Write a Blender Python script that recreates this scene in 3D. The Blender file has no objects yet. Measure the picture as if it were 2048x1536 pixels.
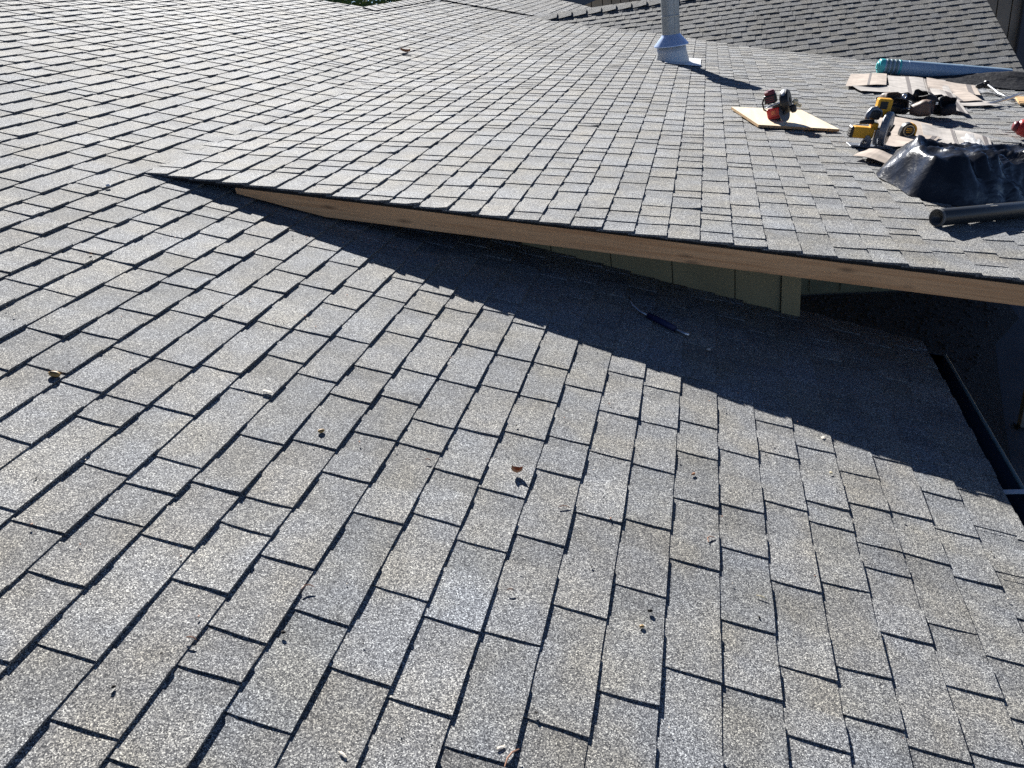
import bpy, bmesh, math, random
from mathutils import Vector, Matrix, noise
random.seed(11)
R = math.radians
SC = bpy.context.scene
COL = SC.collection
H0 = 4.4                       # height of the viewpoint above the patio

# ------------------------------------------------------------------ camera, sky, sun, exposure
cam = bpy.data.objects.new('camera', bpy.data.cameras.new('camera'))
COL.objects.link(cam)
cam.data.sensor_width = 36.0
cam.data.lens = 36.0 * 1538.0 / 2048.0
cam.data.clip_start = 0.05
cam.data.clip_end = 500
RT = Vector((0.96662407, 0.21787131, -0.13479614))
UP = Vector((0.01448343, 0.4788269, 0.87778986))
FW = Vector((-0.25578924, 0.85044511, -0.45969008))
cam.matrix_world = Matrix(((RT.x, UP.x, -FW.x, 0), (RT.y, UP.y, -FW.y, 0), (RT.z, UP.z, -FW.z, H0), (0, 0, 0, 1)))
SC.camera = cam

SUN_EL, SUN_AZ = 33.0, -24.5
w = bpy.data.worlds.new('World')
SC.world = w
w.use_nodes = True
sky = w.node_tree.nodes.new('ShaderNodeTexSky')
sky.sky_type = 'NISHITA'
sky.sun_disc = False
sky.sun_elevation = R(SUN_EL)
sky.sun_rotation = R(SUN_AZ)
sky.air_density = 0.4
sky.dust_density = 0.0
sky.ozone_density = 3.0
sky.altitude = 2500
w.node_tree.links.new(sky.outputs[0], w.node_tree.nodes['Background'].inputs[0])
w.node_tree.nodes['Background'].inputs[1].default_value = 0.06
sun = bpy.data.objects.new('sun', bpy.data.lights.new('sun', 'SUN'))
sun.data.energy = 5.0
sun.data.angle = R(0.53)
sun.data.color = (1.0, 0.975, 0.935)
to_sun = Vector((math.sin(R(SUN_AZ)) * math.cos(R(SUN_EL)), math.cos(R(SUN_AZ)) * math.cos(R(SUN_EL)), math.sin(R(SUN_EL))))
sun.rotation_euler = to_sun.to_track_quat('Z', 'Y').to_euler()
sun.location = to_sun * 30
COL.objects.link(sun)
SC.view_settings.view_transform = 'Standard'
SC.view_settings.look = 'None'
SC.view_settings.gamma = 1
SC.view_settings.use_curve_mapping = False
SC.view_settings.exposure = 1.25
SC.cycles.use_denoising = False
SC.cycles.max_bounces = 6

# ------------------------------------------------------------------ materials
def mat(name, col=(.5, .5, .5), rough=.6, metal=0.0, spec=.5, bump=None, var=None, coat=0.0):
    """plain principled material; bump = (scale, strength, distance); var = (scale, amount) mottles the colour"""
    m = bpy.data.materials.new(name)
    m.use_nodes = True
    nt = m.node_tree
    b = nt.nodes['Principled BSDF']
    b.inputs['Base Color'].default_value = (*col, 1)
    b.inputs['Roughness'].default_value = rough
    b.inputs['Metallic'].default_value = metal
    b.inputs['Specular IOR Level'].default_value = spec
    b.inputs['Coat Weight'].default_value = coat
    tc = nt.nodes.new('ShaderNodeNewGeometry')
    if var:
        n = nt.nodes.new('ShaderNodeTexNoise')
        n.inputs['Scale'].default_value = var[0]
        n.inputs['Detail'].default_value = 5
        nt.links.new(tc.outputs['Position'], n.inputs['Vector'])
        r = nt.nodes.new('ShaderNodeMapRange')
        r.inputs[1].default_value, r.inputs[2].default_value = .3, .7
        r.inputs[3].default_value, r.inputs[4].default_value = 1 - var[1], 1 + var[1]
        nt.links.new(n.outputs['Fac'], r.inputs[0])
        mx = nt.nodes.new('ShaderNodeVectorMath')
        mx.operation = 'SCALE'
        mx.inputs[0].default_value = col
        nt.links.new(r.outputs[0], mx.inputs['Scale'])
        nt.links.new(mx.outputs[0], b.inputs['Base Color'])
    if bump:
        n = nt.nodes.new('ShaderNodeTexNoise')
        n.inputs['Scale'].default_value = bump[0]
        n.inputs['Detail'].default_value = 6
        nt.links.new(tc.outputs['Position'], n.inputs['Vector'])
        bp = nt.nodes.new('ShaderNodeBump')
        bp.inputs['Strength'].default_value = bump[1]
        bp.inputs['Distance'].default_value = bump[2]
        nt.links.new(n.outputs['Fac'], bp.inputs['Height'])
        nt.links.new(bp.outputs[0], b.inputs['Normal'])
    return m

def shingle_material(name, gain=1.0, cell=440.0):
    m = bpy.data.materials.new(name)
    m.use_nodes = True
    nt = m.node_tree
    N, Lk = nt.nodes.new, nt.links.new
    b = nt.nodes['Principled BSDF']
    b.inputs['Roughness'].default_value = .82
    b.inputs['Specular IOR Level'].default_value = .30
    g = N('ShaderNodeNewGeometry')
    v = N('ShaderNodeTexVoronoi')
    v.inputs['Scale'].default_value = cell
    Lk(g.outputs['Position'], v.inputs['Vector'])
    sp = N('ShaderNodeSeparateColor')
    Lk(v.outputs['Color'], sp.inputs[0])
    cr = N('ShaderNodeValToRGB')
    e = cr.color_ramp.elements
    e[0].position, e[0].color = 0.0, (.024, .026, .030, 1)
    e[1].position, e[1].color = 1.0, (.72, .72, .68, 1)
    for p, c in ((.25, (.086, .089, .096)), (.5, (.175, .176, .178)), (.72, (.275, .275, .27)), (.90, (.45, .448, .425))):
        x = e.new(p)
        x.color = (*c, 1)
    Lk(sp.outputs[0], cr.inputs[0])
    # slow blotches: granule loss and dust, warm to cool
    n1 = N('ShaderNodeTexNoise')
    n1.inputs['Scale'].default_value = 2.6
    n1.inputs['Detail'].default_value = 6
    n1.inputs['Roughness'].default_value = .62
    Lk(g.outputs['Position'], n1.inputs['Vector'])
    r1 = N('ShaderNodeMapRange')
    r1.inputs[1].default_value, r1.inputs[2].default_value = .32, .68
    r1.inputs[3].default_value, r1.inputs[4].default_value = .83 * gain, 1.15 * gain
    Lk(n1.outputs['Fac'], r1.inputs[0])
    n2 = N('ShaderNodeTexNoise')
    n2.inputs['Scale'].default_value = 5.5
    n2.inputs['Detail'].default_value = 4
    mp = N('ShaderNodeMapping')
    mp.inputs['Location'].default_value = (7.3, 2.1, 4.4)
    Lk(g.outputs['Position'], mp.inputs[0])
    Lk(mp.outputs[0], n2.inputs['Vector'])
    c2 = N('ShaderNodeValToRGB')
    c2.color_ramp.elements[0].position, c2.color_ramp.elements[0].color = .36, (.955, .975, 1.02, 1)
    c2.color_ramp.elements[1].position, c2.color_ramp.elements[1].color = .68, (1.045, 1.0, .915, 1)
    Lk(n2.outputs['Fac'], c2.inputs[0])
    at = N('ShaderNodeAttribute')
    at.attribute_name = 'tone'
    def mul(a, bb):
        q = N('ShaderNodeVectorMath')
        q.operation = 'MULTIPLY'
        Lk(a, q.inputs[0])
        Lk(bb, q.inputs[1])
        return q.outputs[0]
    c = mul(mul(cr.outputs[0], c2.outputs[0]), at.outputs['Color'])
    q = N('ShaderNodeVectorMath')
    q.operation = 'SCALE'
    Lk(c, q.inputs[0])
    Lk(r1.outputs[0], q.inputs['Scale'])
    Lk(q.outputs[0], b.inputs['Base Color'])
    bp = N('ShaderNodeBump')
    bp.inputs['Strength'].default_value = .75
    bp.inputs['Distance'].default_value = .0022
    Lk(sp.outputs[1], bp.inputs['Height'])
    Lk(bp.outputs[0], b.inputs['Normal'])
    return m

def wood_material(name, light, dark, scale=(1.2, 22, 22), rough=.62, knots=True):
    m = bpy.data.materials.new(name)
    m.use_nodes = True
    nt = m.node_tree
    N, Lk = nt.nodes.new, nt.links.new
    b = nt.nodes['Principled BSDF']
    b.inputs['Roughness'].default_value = rough
    tc = N('ShaderNodeTexCoord')
    mp = N('ShaderNodeMapping')
    mp.inputs['Scale'].default_value = scale
    Lk(tc.outputs['Object'], mp.inputs[0])
    n = N('ShaderNodeTexNoise')
    n.inputs['Scale'].default_value = 1.6
    n.inputs['Detail'].default_value = 7
    n.inputs['Distortion'].default_value = .6
    Lk(mp.outputs[0], n.inputs['Vector'])
    cr = N('ShaderNodeValToRGB')
    cr.color_ramp.elements[0].position, cr.color_ramp.elements[0].color = .30, (*dark, 1)
    cr.color_ramp.elements[1].position, cr.color_ramp.elements[1].color = .62, (*light, 1)
    Lk(n.outputs['Fac'], cr.inputs[0])
    out = cr.outputs[0]
    if knots:
        mk = N('ShaderNodeMapping')
        mk.inputs['Scale'].default_value = (4.5, 17, 17)
        Lk(tc.outputs['Object'], mk.inputs[0])
        v = N('ShaderNodeTexVoronoi')
        v.inputs['Scale'].default_value = 1.0
        Lk(mk.outputs[0], v.inputs['Vector'])
        r = N('ShaderNodeMapRange')
        r.inputs[1].default_value, r.inputs[2].default_value = .08, .24
        r.inputs[3].default_value, r.inputs[4].default_value = .45, 1
        Lk(v.outputs['Distance'], r.inputs[0])
        q = N('ShaderNodeVectorMath')
        q.operation = 'SCALE'
        Lk(out, q.inputs[0])
        Lk(r.outputs[0], q.inputs['Scale'])
        out = q.outputs[0]
    Lk(out, b.inputs['Base Color'])
    return m

M = {}
M['shingle'] = shingle_material('asphalt_shingle', 1.0)
M['shingle_dimmed'] = shingle_material('asphalt_shingle_dimmed', .66)  # same shingles, colour dimmed for the slope turned from the sun
M['felt'] = mat('felt_underlay', (.018, .018, .02), .9)
M['fir'] = wood_material('fir_board', (.84, .46, .21), (.64, .31, .125), (1.4, 46, 46))
M['ply'] = wood_material('plywood_face', (.80, .68, .49), (.70, .55, .36), (9, 1.1, 9), .6, False)
M['plyedge'] = mat('plywood_edge', (.42, .27, .13), .7, var=(60, .3))
M['olive'] = mat('olive_paint', (.33, .265, .13), .6, bump=(30, .2, .004), var=(4, .12))
M['tan'] = mat('tan_siding', (.30, .245, .185), .65, bump=(22, .2, .004), var=(3, .15))
M['slate'] = mat('slate_blue_trim', (.075, .082, .10), .85, spec=.15)
M['galv'] = mat('galvanised_steel', (.36, .375, .36), .5, .35, var=(9, .12), bump=(14, .12, .004))
M['galvbright'] = mat('bright_galvanised', (.62, .63, .62), .5, .35, var=(7, .06))
M['collar'] = mat('sky_tinted_collar', (.50, .62, .84), .38, .55)  # the sky's blue reflection is put into the base colour
M['gutter'] = mat('gutter_inside', (.05, .07, .10), .4)
M['gutterrim'] = mat('gutter_rim', (.20, .28, .27), .4)
M['white'] = mat('white_metal', (.7, .7, .7), .4)
M['concrete'] = mat('patio_concrete', (.15, .15, .16), .85, bump=(40, .3, .004), var=(2.0, .2))
M['gravel'] = mat('gravel_bed', (.10, .085, .075), .9, bump=(60, 1, .02), var=(45, .4))
M['soil'] = mat('yard_soil', (.16, .14, .10), .95, var=(1.2, .3), bump=(8, .5, .03))
M['leaf'] = mat('hedge_leaf', (.075, .115, .022), .55, var=(2.5, .45))
M['bark'] = mat('bark', (.10, .075, .05), .9, bump=(20, .8, .02))
M['yellow'] = mat('yellow_plastic', (.74, .36, .012), .42, var=(20, .06))
M['black'] = mat('black_plastic', (.014, .014, .015), .42)
M['rubber'] = mat('black_rubber', (.02, .02, .021), .7)
M['grey'] = mat('grey_cast_metal', (.19, .205, .23), .45, .35, var=(16, .12))
M['lightgrey'] = mat('pale_cast_metal', (.48, .49, .50), .38, .5, var=(16, .1))
M['red'] = mat('red_plastic', (.44, .022, .020), .38)
M['darkred'] = mat('maroon_plastic', (.16, .014, .022), .4)
M['steel'] = mat('worn_steel', (.52, .53, .54), .34, 1.0, var=(30, .2))
M['darksteel'] = mat('dark_steel', (.10, .10, .105), .42, .8)
M['brass'] = mat('pale_brass_knob', (.72, .62, .40), .45)
M['bag'] = mat('black_poly_film', (.010, .0105, .013), .25, 0, .5, bump=(9, .55, .022), coat=.15)
M['film'] = mat('dull_black_film', (.008, .008, .010), .6, 0, .2, bump=(14, .6, .03))
M['tube'] = mat('black_pipe', (.028, .030, .030), .38, bump=(10, .1, .003))
M['tubecut'] = mat('pale_cut_edge', (.42, .42, .40), .7)
M['cutdull'] = mat('scuffed_pipe_end', (.13, .13, .125), .8)
M['teal'] = mat('teal_core_wrap', (.07, .46, .48), .35, bump=(40, .3, .004))
M['rollgrey'] = mat('blue_grey_underlay', (.30, .42, .54), .42, bump=(12, .12, .004), var=(5, .08))
M['rolledge'] = mat('grey_green_roll_edge', (.13, .21, .22), .45)
M['backing'] = mat('tan_shingle_back', (.40, .335, .28), .85, var=(9, .25), bump=(60, .2, .002))
M['backing2'] = mat('grey_shingle_back', (.375, .345, .315), .85, var=(9, .25), bump=(60, .2, .002))
M['sealant'] = mat('sealant_strip', (.16, .14, .13), .6, var=(120, .6))
M['leather'] = mat('brown_leather', (.17, .115, .085), .6, bump=(30, .5, .004), var=(12, .25))
M['blackleather'] = mat('black_nylon', (.016, .016, .017), .65, bump=(60, .5, .003))
M['blue'] = mat('blue_grip', (.010, .015, .065), .55)
M['shell'] = mat('acorn_shell', (.36, .22, .07), .6, var=(60, .35))
M['shellin'] = mat('shell_hollow', (.03, .02, .012), .8)
M['deadleaf'] = mat('dry_leaf', (.27, .12, .055), .6, var=(50, .4))
M['twig'] = mat('dry_needle', (.42, .23, .15), .7)
M['crumb'] = mat('dark_crumb', (.02, .017, .014), .9)
M['chip'] = mat('pale_chip', (.66, .60, .50), .7)
M['clear'] = mat('clear_film', (.50, .51, .53), .35)
M['clear'].node_tree.nodes['Principled BSDF'].inputs['Alpha'].default_value = .4
M['scrap'] = wood_material('scrap_wood', (.62, .40, .19), (.46, .27, .11), (3, 20, 20), .65, False)

# ------------------------------------------------------------------ mesh helpers
def mesh_obj(name, bm, mats, parent=None, smooth=False, loc=None):
    """link a bmesh as one object; with loc the geometry is stored relative to it"""
    if loc is not None:
        bmesh.ops.translate(bm, verts=bm.verts, vec=-Vector(loc))
    bmesh.ops.recalc_face_normals(bm, faces=bm.faces)
    me = bpy.data.meshes.new(name)
    bm.to_mesh(me)
    bm.free()
    if smooth:
        me.polygons.foreach_set('use_smooth', [True] * len(me.polygons))
    for m in (mats if isinstance(mats, (list, tuple)) else [mats]):
        me.materials.append(m)
    o = bpy.data.objects.new(name, me)
    COL.objects.link(o)
    if parent is not None:
        o.parent = parent
    if loc is not None:
        o.location = loc
    return o

def tag(o, label, cat, group=None, kind=None):
    o['label'] = label
    o['category'] = cat
    if group:
        o['group'] = group
    if kind:
        o['kind'] = kind
    return o

def thing(name, label, cat, M4=None, group=None):
    o = bpy.data.objects.new(name, None)
    COL.objects.link(o)
    if M4 is not None:
        o.matrix_world = M4
    o.empty_display_size = .05
    return tag(o, label, cat, group)

def fr(p0, p1, up=Vector((0, 0, 1))):
    """frame whose z runs p0 -> p1"""
    z = (Vector(p1) - Vector(p0)).normalized()
    if abs(z.dot(up)) > .98:
        up = Vector((0, 1, 0))
    x = up.cross(z).normalized()
    y = z.cross(x)
    return x, y, z

def box(bm, c, s, rot=None, bev=0.0, mi=0, seg=1):
    r = bmesh.ops.create_cube(bm, size=1.0)
    vs = r['verts']
    T = Matrix.Translation(Vector(c)) @ (rot.to_4x4() if rot is not None else Matrix.Identity(4)) @ Matrix.Diagonal((*s, 1))
    bmesh.ops.transform(bm, matrix=T, verts=vs)
    fs = set(f for v in vs for f in v.link_faces)
    if bev > 0:
        es = list(set(e for v in vs for e in v.link_edges))
        q = bmesh.ops.bevel(bm, geom=es, offset=bev, segments=seg, profile=.5, affect='EDGES')
        fs = set(q['faces']) | set(f for f in fs if f.is_valid)
    for f in fs:
        f.material_index = mi
    return fs

def tube(bm, path, rad, seg=10, cap=True, mi=0):
    """round bar along a path; rad is a number or one per point"""
    path = [Vector(p) for p in path]
    rr = rad if isinstance(rad, (list, tuple)) else [rad] * len(path)
    rings = []
    px = None
    for i, p in enumerate(path):
        d = (path[min(i + 1, len(path) - 1)] - path[max(i - 1, 0)]).normalized()
        if px is None:
            x, y, _ = fr((0, 0, 0), d)
        else:
            x = (px - d * px.dot(d)).normalized()
            y = d.cross(x)
        px = x
        rings.append([bm.verts.new(p + (x * math.cos(a) + y * math.sin(a)) * rr[i]) for a in (2 * math.pi * k / seg for k in range(seg))])
    for a, b in zip(rings, rings[1:]):
        for k in range(seg):
            bm.faces.new((a[k], a[(k + 1) % seg], b[(k + 1) % seg], b[k])).material_index = mi
    if cap:
        bm.faces.new(rings[0][::-1]).material_index = mi
        bm.faces.new(rings[-1]).material_index = mi

def lathe(bm, p0, axis, prof, seg=24, mi=0, cap=False):
    """prof = [(distance along axis, radius)]"""
    p0 = Vector(p0)
    x, y, z = fr((0, 0, 0), axis)
    rings = [[bm.verts.new(p0 + z * t + (x * math.cos(2 * math.pi * k / seg) + y * math.sin(2 * math.pi * k / seg)) * r) for k in range(seg)] for t, r in prof]
    for a, b in zip(rings, rings[1:]):
        for k in range(seg):
            bm.faces.new((a[k], a[(k + 1) % seg], b[(k + 1) % seg], b[k])).material_index = mi
    if cap:
        bm.faces.new(rings[0][::-1]).material_index = mi
        bm.faces.new(rings[-1]).material_index = mi

def prism(bm, poly, thick, T=Matrix.Identity(4), mi=0):
    """2D outline in the local xz plane extruded by thick along y, centred"""
    a = [bm.verts.new(T @ Vector((x, -thick / 2, z))) for x, z in poly]
    b = [bm.verts.new(T @ Vector((x, thick / 2, z))) for x, z in poly]
    n = len(poly)
    fs = [bm.faces.new(a), bm.faces.new(b[::-1])]
    for i in range(n):
        fs.append(bm.faces.new((a[i], b[i], b[(i + 1) % n], a[(i + 1) % n])))
    for f in fs:
        f.material_index = mi

def blob(bm, c, s, amp=.15, freq=9.0, sub=3, seed=0, mi=0, rot=None):
    r = bmesh.ops.create_icosphere(bm, subdivisions=sub, radius=1.0)
    for v in r['verts']:
        n = v.co.normalized()
        k = 1 + amp * noise.noise(n * freq * .3 + Vector((seed, 0, 0))) * 1.6 + amp * .6 * noise.noise(n * freq + Vector((0, seed, 0)))
        p = Vector((n.x * s[0], n.y * s[1], n.z * s[2])) * k
        if rot is not None:
            p = rot @ p
        v.co = p + Vector(c)
    for f in set(f for v in r['verts'] for f in v.link_faces):
        f.material_index = mi

def arc(cx, cz, r, a0, a1, n):
    return [(cx + r * math.cos(R(a0 + (a1 - a0) * i / n)), cz + r * math.sin(R(a0 + (a1 - a0) * i / n))) for i in range(n + 1)]

# ------------------------------------------------------------------ roof planes
A1 = 0.32788                                  # foreground slope, about 4 in 12
A2 = R(11.1)                                  # porch slope
N1, D1 = Vector((math.sin(A1), 0, math.cos(A1))), Vector((math.cos(A1), 0, -math.sin(A1)))
N2, D2 = Vector((math.sin(A2), 0, math.cos(A2))), Vector((math.cos(A2), 0, -math.sin(A2)))
N3 = Vector((0, -0.3572813, 0.933997))
D3 = Vector((0, -0.933997, -0.3572813))
YV, XV = Vector((0, 1, 0)), Vector((1, 0, 0))
O1 = -1.43027 * N1 + Vector((0, 0, H0))
BRK = Vector((-2.7477, 0, -0.5761 + H0))      # where the porch roof lifts off
SB = -2.4160                                  # same place measured down the foreground slope
O3 = Vector((0.0, 11.997, -1.1425 + H0))
RAKE_Y = 3.334
EAVE_S = 1.535

def wob(p, f, a):
    return a * noise.noise(Vector((p.x * f, p.y * f, 3.7)))

def lift(t, y):
    """rounded bend between the two slopes"""
    k = min(max((y - RAKE_Y) / .8, 0), 1)
    wd = .34
    return k * math.tan(A1 - A2) * (wd - abs(t)) ** 2 / (4 * wd) if abs(t) < wd else 0.0

def roof1(s, y, h=0.0):
    p = O1 + D1 * s + YV * y
    return p + N1 * (h + wob(p, .9, .005) + (lift(s - SB, y) if y > RAKE_Y else 0))

def roof2(t, y, h=0.0):
    p = BRK + D2 * t + YV * y
    k = min(max((y - RAKE_Y) / 1.2, 0.15), 1)
    return p + N2 * (h + k * (wob(p, .75, .014) + wob(p, 1.9, .004)) + lift(t, y))

def roof3(x, v, h=0.0):
    p = O3 + XV * x - D3 * v
    return p + N3 * (h + wob(p, .8, .006))

def porch_frame(t, y, yaw=0.0, h=0.0):
    """matrix of a thing lying on the porch roof: x down the slope, y away, z off the roof"""
    p = roof2(t, y, h)
    T = Matrix(((D2.x, 0, N2.x, p.x), (0, 1, 0, p.y), (D2.z, 0, N2.z, p.z), (0, 0, 0, 1)))
    return T @ Matrix.Rotation(yaw, 4, 'Z')

def front_frame(s, y, yaw=0.0, h=0.0):
    p = roof1(s, y, h)
    T = Matrix(((D1.x, 0, N1.x, p.x), (0, 1, 0, p.y), (D1.z, 0, N1.z, p.z), (0, 0, 0, 1)))
    return T @ Matrix.Rotation(yaw, 4, 'Z')

F_PX = 1538.0
def to_px(p):
    q = p - Vector((0, 0, H0))
    d = q.dot(FW)
    if d < .15:
        return None
    return 1024 + F_PX * q.dot(RT) / d, 768 - F_PX * q.dot(UP) / d, d

# ------------------------------------------------------------------ shingles
def shingle_geo(S, s0, s1, y0, y1, ym, sgn, wide, rng, curl=0.0, edge=0):
    """one laminated shingle tab. S(s, y, h) is the roof surface, s0 the hidden upper edge, s1 the butt,
    y0 the stepped near end, y1 the far end, ym where the thick layer starts. Returns verts, faces, tones."""
    V, Fc, T = [], [], []
    ns = 4
    ss = [s0 + (s1 - s0) * i / (ns - 1) for i in range(ns)]
    thin_t, thin_b = -.0016, .0053
    stp = rng.uniform(.0034, .0050)
    ys_hi = [y0, y0 + (ym - y0) * .45, ym]
    ys_lo = [ym, ym + (y1 - ym) * .55, y1]
    jb = [rng.uniform(-.0010, .0010) for _ in range(6)]
    lift_b = rng.uniform(-.0006, .0010)
    skew = rng.uniform(-.006, .006)
    tone = rng.gauss(1.0, .05)
    warm = rng.gauss(0, .010)
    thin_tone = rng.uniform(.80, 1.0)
    def put(s, y, hh, i, k, tn):
        f = (s - s0) / (s1 - s0)
        yy = y + skew * (f - .5) * (1 if y not in (y1,) else 0) + (rng.uniform(-.0012, .0012) if k in (0,) else 0)
        sx = s + (jb[k] * .8 if i == ns - 1 else 0)
        V.append(S(sx, yy, hh))
        T.append((tn * (1 + warm), tn, tn * (1 - warm * 1.3)))
        return len(V) - 1
    grid = {}
    for layer, ys in ((1, ys_hi), (0, ys_lo)):
        for j, y in enumerate(ys):
            for i, s in enumerate(ss):
                f = max(0.0, (i - 0.0) / (ns - 1))
                hh = thin_t + (thin_b - thin_t) * f ** 1.6 + layer * stp * (.45, .85, 1, 1)[i]
                if i == ns - 1:
                    hh += lift_b + .5 * jb[j]
                    if layer and j == 0:
                        hh += curl
                    if layer and j == 1:
                        hh += curl * .25
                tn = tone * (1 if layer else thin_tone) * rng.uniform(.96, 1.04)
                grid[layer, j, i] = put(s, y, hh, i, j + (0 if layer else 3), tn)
    for layer in (1, 0):
        for j in range(2):
            for i in range(ns - 1):
                Fc.append((grid[layer, j, i], grid[layer, j, i + 1], grid[layer, j + 1, i + 1], grid[layer, j + 1, i]))
    # walls go down to the surface below; the cut faces are dark asphalt core
    def low(idx, dn):
        s, y = None, None
        V.append(V[idx] - dn)
        T.append((.42, .42, .42))
        return len(V) - 1
    nrm = (S(s1, y0, 1.0) - S(s1, y0, 0.0))
    lo = {}
    for layer in (1, 0):
        for j in range(3):
            lo[layer, j] = low(grid[layer, j, ns - 1], nrm * (.0145 if layer else .0105))
        for j in range(2):
            Fc.append((grid[layer, j, ns - 1], lo[layer, j], lo[layer, j + 1], grid[layer, j + 1, ns - 1]))
    prev = low(grid[1, 0, 0], nrm * .008)
    for i in range(1, ns):
        nx = lo[1, 0] if i == ns - 1 else low(grid[1, 0, i], nrm * .010)
        Fc.append((grid[1, 0, i - 1], prev, nx, grid[1, 0, i]))
        prev = nx
    for i in range(ns - 1):       # step from thick to thin, seen only from the far side
        Fc.append((grid[1, 2, i], grid[1, 2, i + 1], grid[0, 0, i + 1], grid[0, 0, i]))
    return V, Fc, T

def add_mesh(name, V, Fc, T, m, parent, kind=None, flip=False):
    c = Vector((0, 0, 0))
    if kind is None:
        for v in V:
            c += v
        c /= len(V)
    me = bpy.data.meshes.new(name)
    me.from_pydata([tuple(v - c) for v in V], [], [f[::-1] for f in Fc] if flip else Fc)
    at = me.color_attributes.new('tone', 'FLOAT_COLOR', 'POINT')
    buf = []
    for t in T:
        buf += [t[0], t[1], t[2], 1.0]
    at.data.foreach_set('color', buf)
    me.materials.append(m)
    o = bpy.data.objects.new(name, me)
    COL.objects.link(o)
    o.parent = parent
    o.location = c
    if kind:
        o['kind'] = kind
    return o

def pick(rg):
    r = rg.random()
    return rg.uniform(.10, .15) if r < .13 else rg.uniform(.18, .29) if r < .70 else rg.uniform(.29, .39)

def lay_roof(parent, S, courses, y_of_course, keep, m, rng, expo=.143, flip=False, lens=1.0, curl_at=None):
    units = []
    for k in courses:
        s1 = k
        lo, hi = y_of_course(s1)
        if hi - lo < .05:
            continue
        y = lo
        first = True
        off = rng.uniform(.08, .3)
        while y < hi - .03:
            L = off if first else pick(rng) * lens
            ye = min(y + L, hi)
            if hi - ye < .07:
                ye = hi
            ym = y + (ye - y) * rng.uniform(.38, .72)
            mid = S(s1 - expo / 2, (y + ye) / 2, 0)
            if keep(mid):
                curl = max(0, rng.gauss(-.003, .003))
                if curl_at and first:
                    curl = curl_at(s1, rng)
                V, Fc, T = shingle_geo(S, s1 - expo - .022, s1, y, ye, ym, 1, 1, rng, curl)
                q = [to_px(v) for v in (S(s1 - expo, y, 0), S(s1, y, 0), S(s1, ye, 0), S(s1 - expo, ye, 0))]
                area = 0
                if all(q):
                    xs, yy = [a[0] for a in q], [a[1] for a in q]
                    cx, cy = sum(xs) / 4, sum(yy) / 4
                    if -20 < cx < 2068 and -20 < cy < 1556:
                        area = .5 * abs(sum(xs[i] * yy[(i + 1) % 4] - xs[(i + 1) % 4] * yy[i] for i in range(4)))
                units.append((area, V, Fc, T))
            y = ye
            first = False
    units.sort(key=lambda u: -u[0])
    n = min(300, sum(1 for u in units if u[0] > 60))
    for a, V, Fc, T in units[:n]:
        add_mesh('shingle', V, Fc, T, m, parent, None, flip)
    AV, AF, AT = [], [], []
    for a, V, Fc, T in units[n:]:
        b = len(AV)
        AV += V
        AT += T
        AF += [tuple(i + b for i in f) for f in Fc]
    if AV:
        add_mesh('shingle_field', AV, AF, AT, m, parent, 'stuff', flip)
    return len(units)

def in_view(p, mx=.42, my=.35):
    q = to_px(p)
    return q is not None and -2048 * mx < q[0] < 2048 * (1 + mx) and -1536 * my < q[1] < 1536 * (1 + my)

def slab(bm, pts, dn, mi=0):
    """closed slab: top outline pts, thickness vector dn"""
    a = [bm.verts.new(p) for p in pts]
    b = [bm.verts.new(p + dn) for p in pts]
    n = len(pts)
    fs = [bm.faces.new(a), bm.faces.new(b[::-1])]
    for i in range(n):
        fs.append(bm.faces.new((a[i], b[i], b[(i + 1) % n], a[(i + 1) % n])))
    for f in fs:
        f.material_index = mi

rng = random.Random(5)
# --- foreground slope
main_roof = thing('main_roof', 'large sunlit grey shingle roof slope filling the foreground, falling to the gutter at its right edge', 'roof')
def hip_x(y):
    return -4.27 if y > 10.42 else -4.27 - (10.42 - y) * 1.345
S_X = lambda x: (x - O1.x) / D1.x
def y_range1(s):
    x = O1.x + D1.x * s
    lo, hi = -.6, 17.72
    if s > SB + .07:
        hi = 3.76
    if s > .93:
        hi = 3.80
    if x < -4.27:
        hi = min(hi, 10.42 - (-4.27 - x) / 1.345)
    return lo, hi
def y_range1_far(s):
    return (13.42 - max(0, (O1.x + D1.x * s + 2.72)) * .0, 17.72)
courses1 = [SB - .7996 + 2.416 + .143 * k for k in range(-46, 17)]
courses1 = [c for c in courses1 if c < EAVE_S - .04] + [EAVE_S]
bm = bmesh.new()
slab(bm, [roof1(s, y, -.006) for s, y in ((EAVE_S - .03, -1.2), (EAVE_S - .03, 3.72), (SB, 3.72), (SB, 17.7), (S_X(-4.22), 17.7), (S_X(-4.22), 10.5), (S_X(-10.6), 5.7), (S_X(-10.6), -1.2))], N1 * -.02)
deck = mesh_obj('roof_deck', bm, M['felt'], main_roof)
n1 = lay_roof(main_roof, roof1, courses1, y_range1, lambda p: in_view(p) or (p.x > -6.5 and p.y < 8), M['shingle'], rng)
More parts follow.
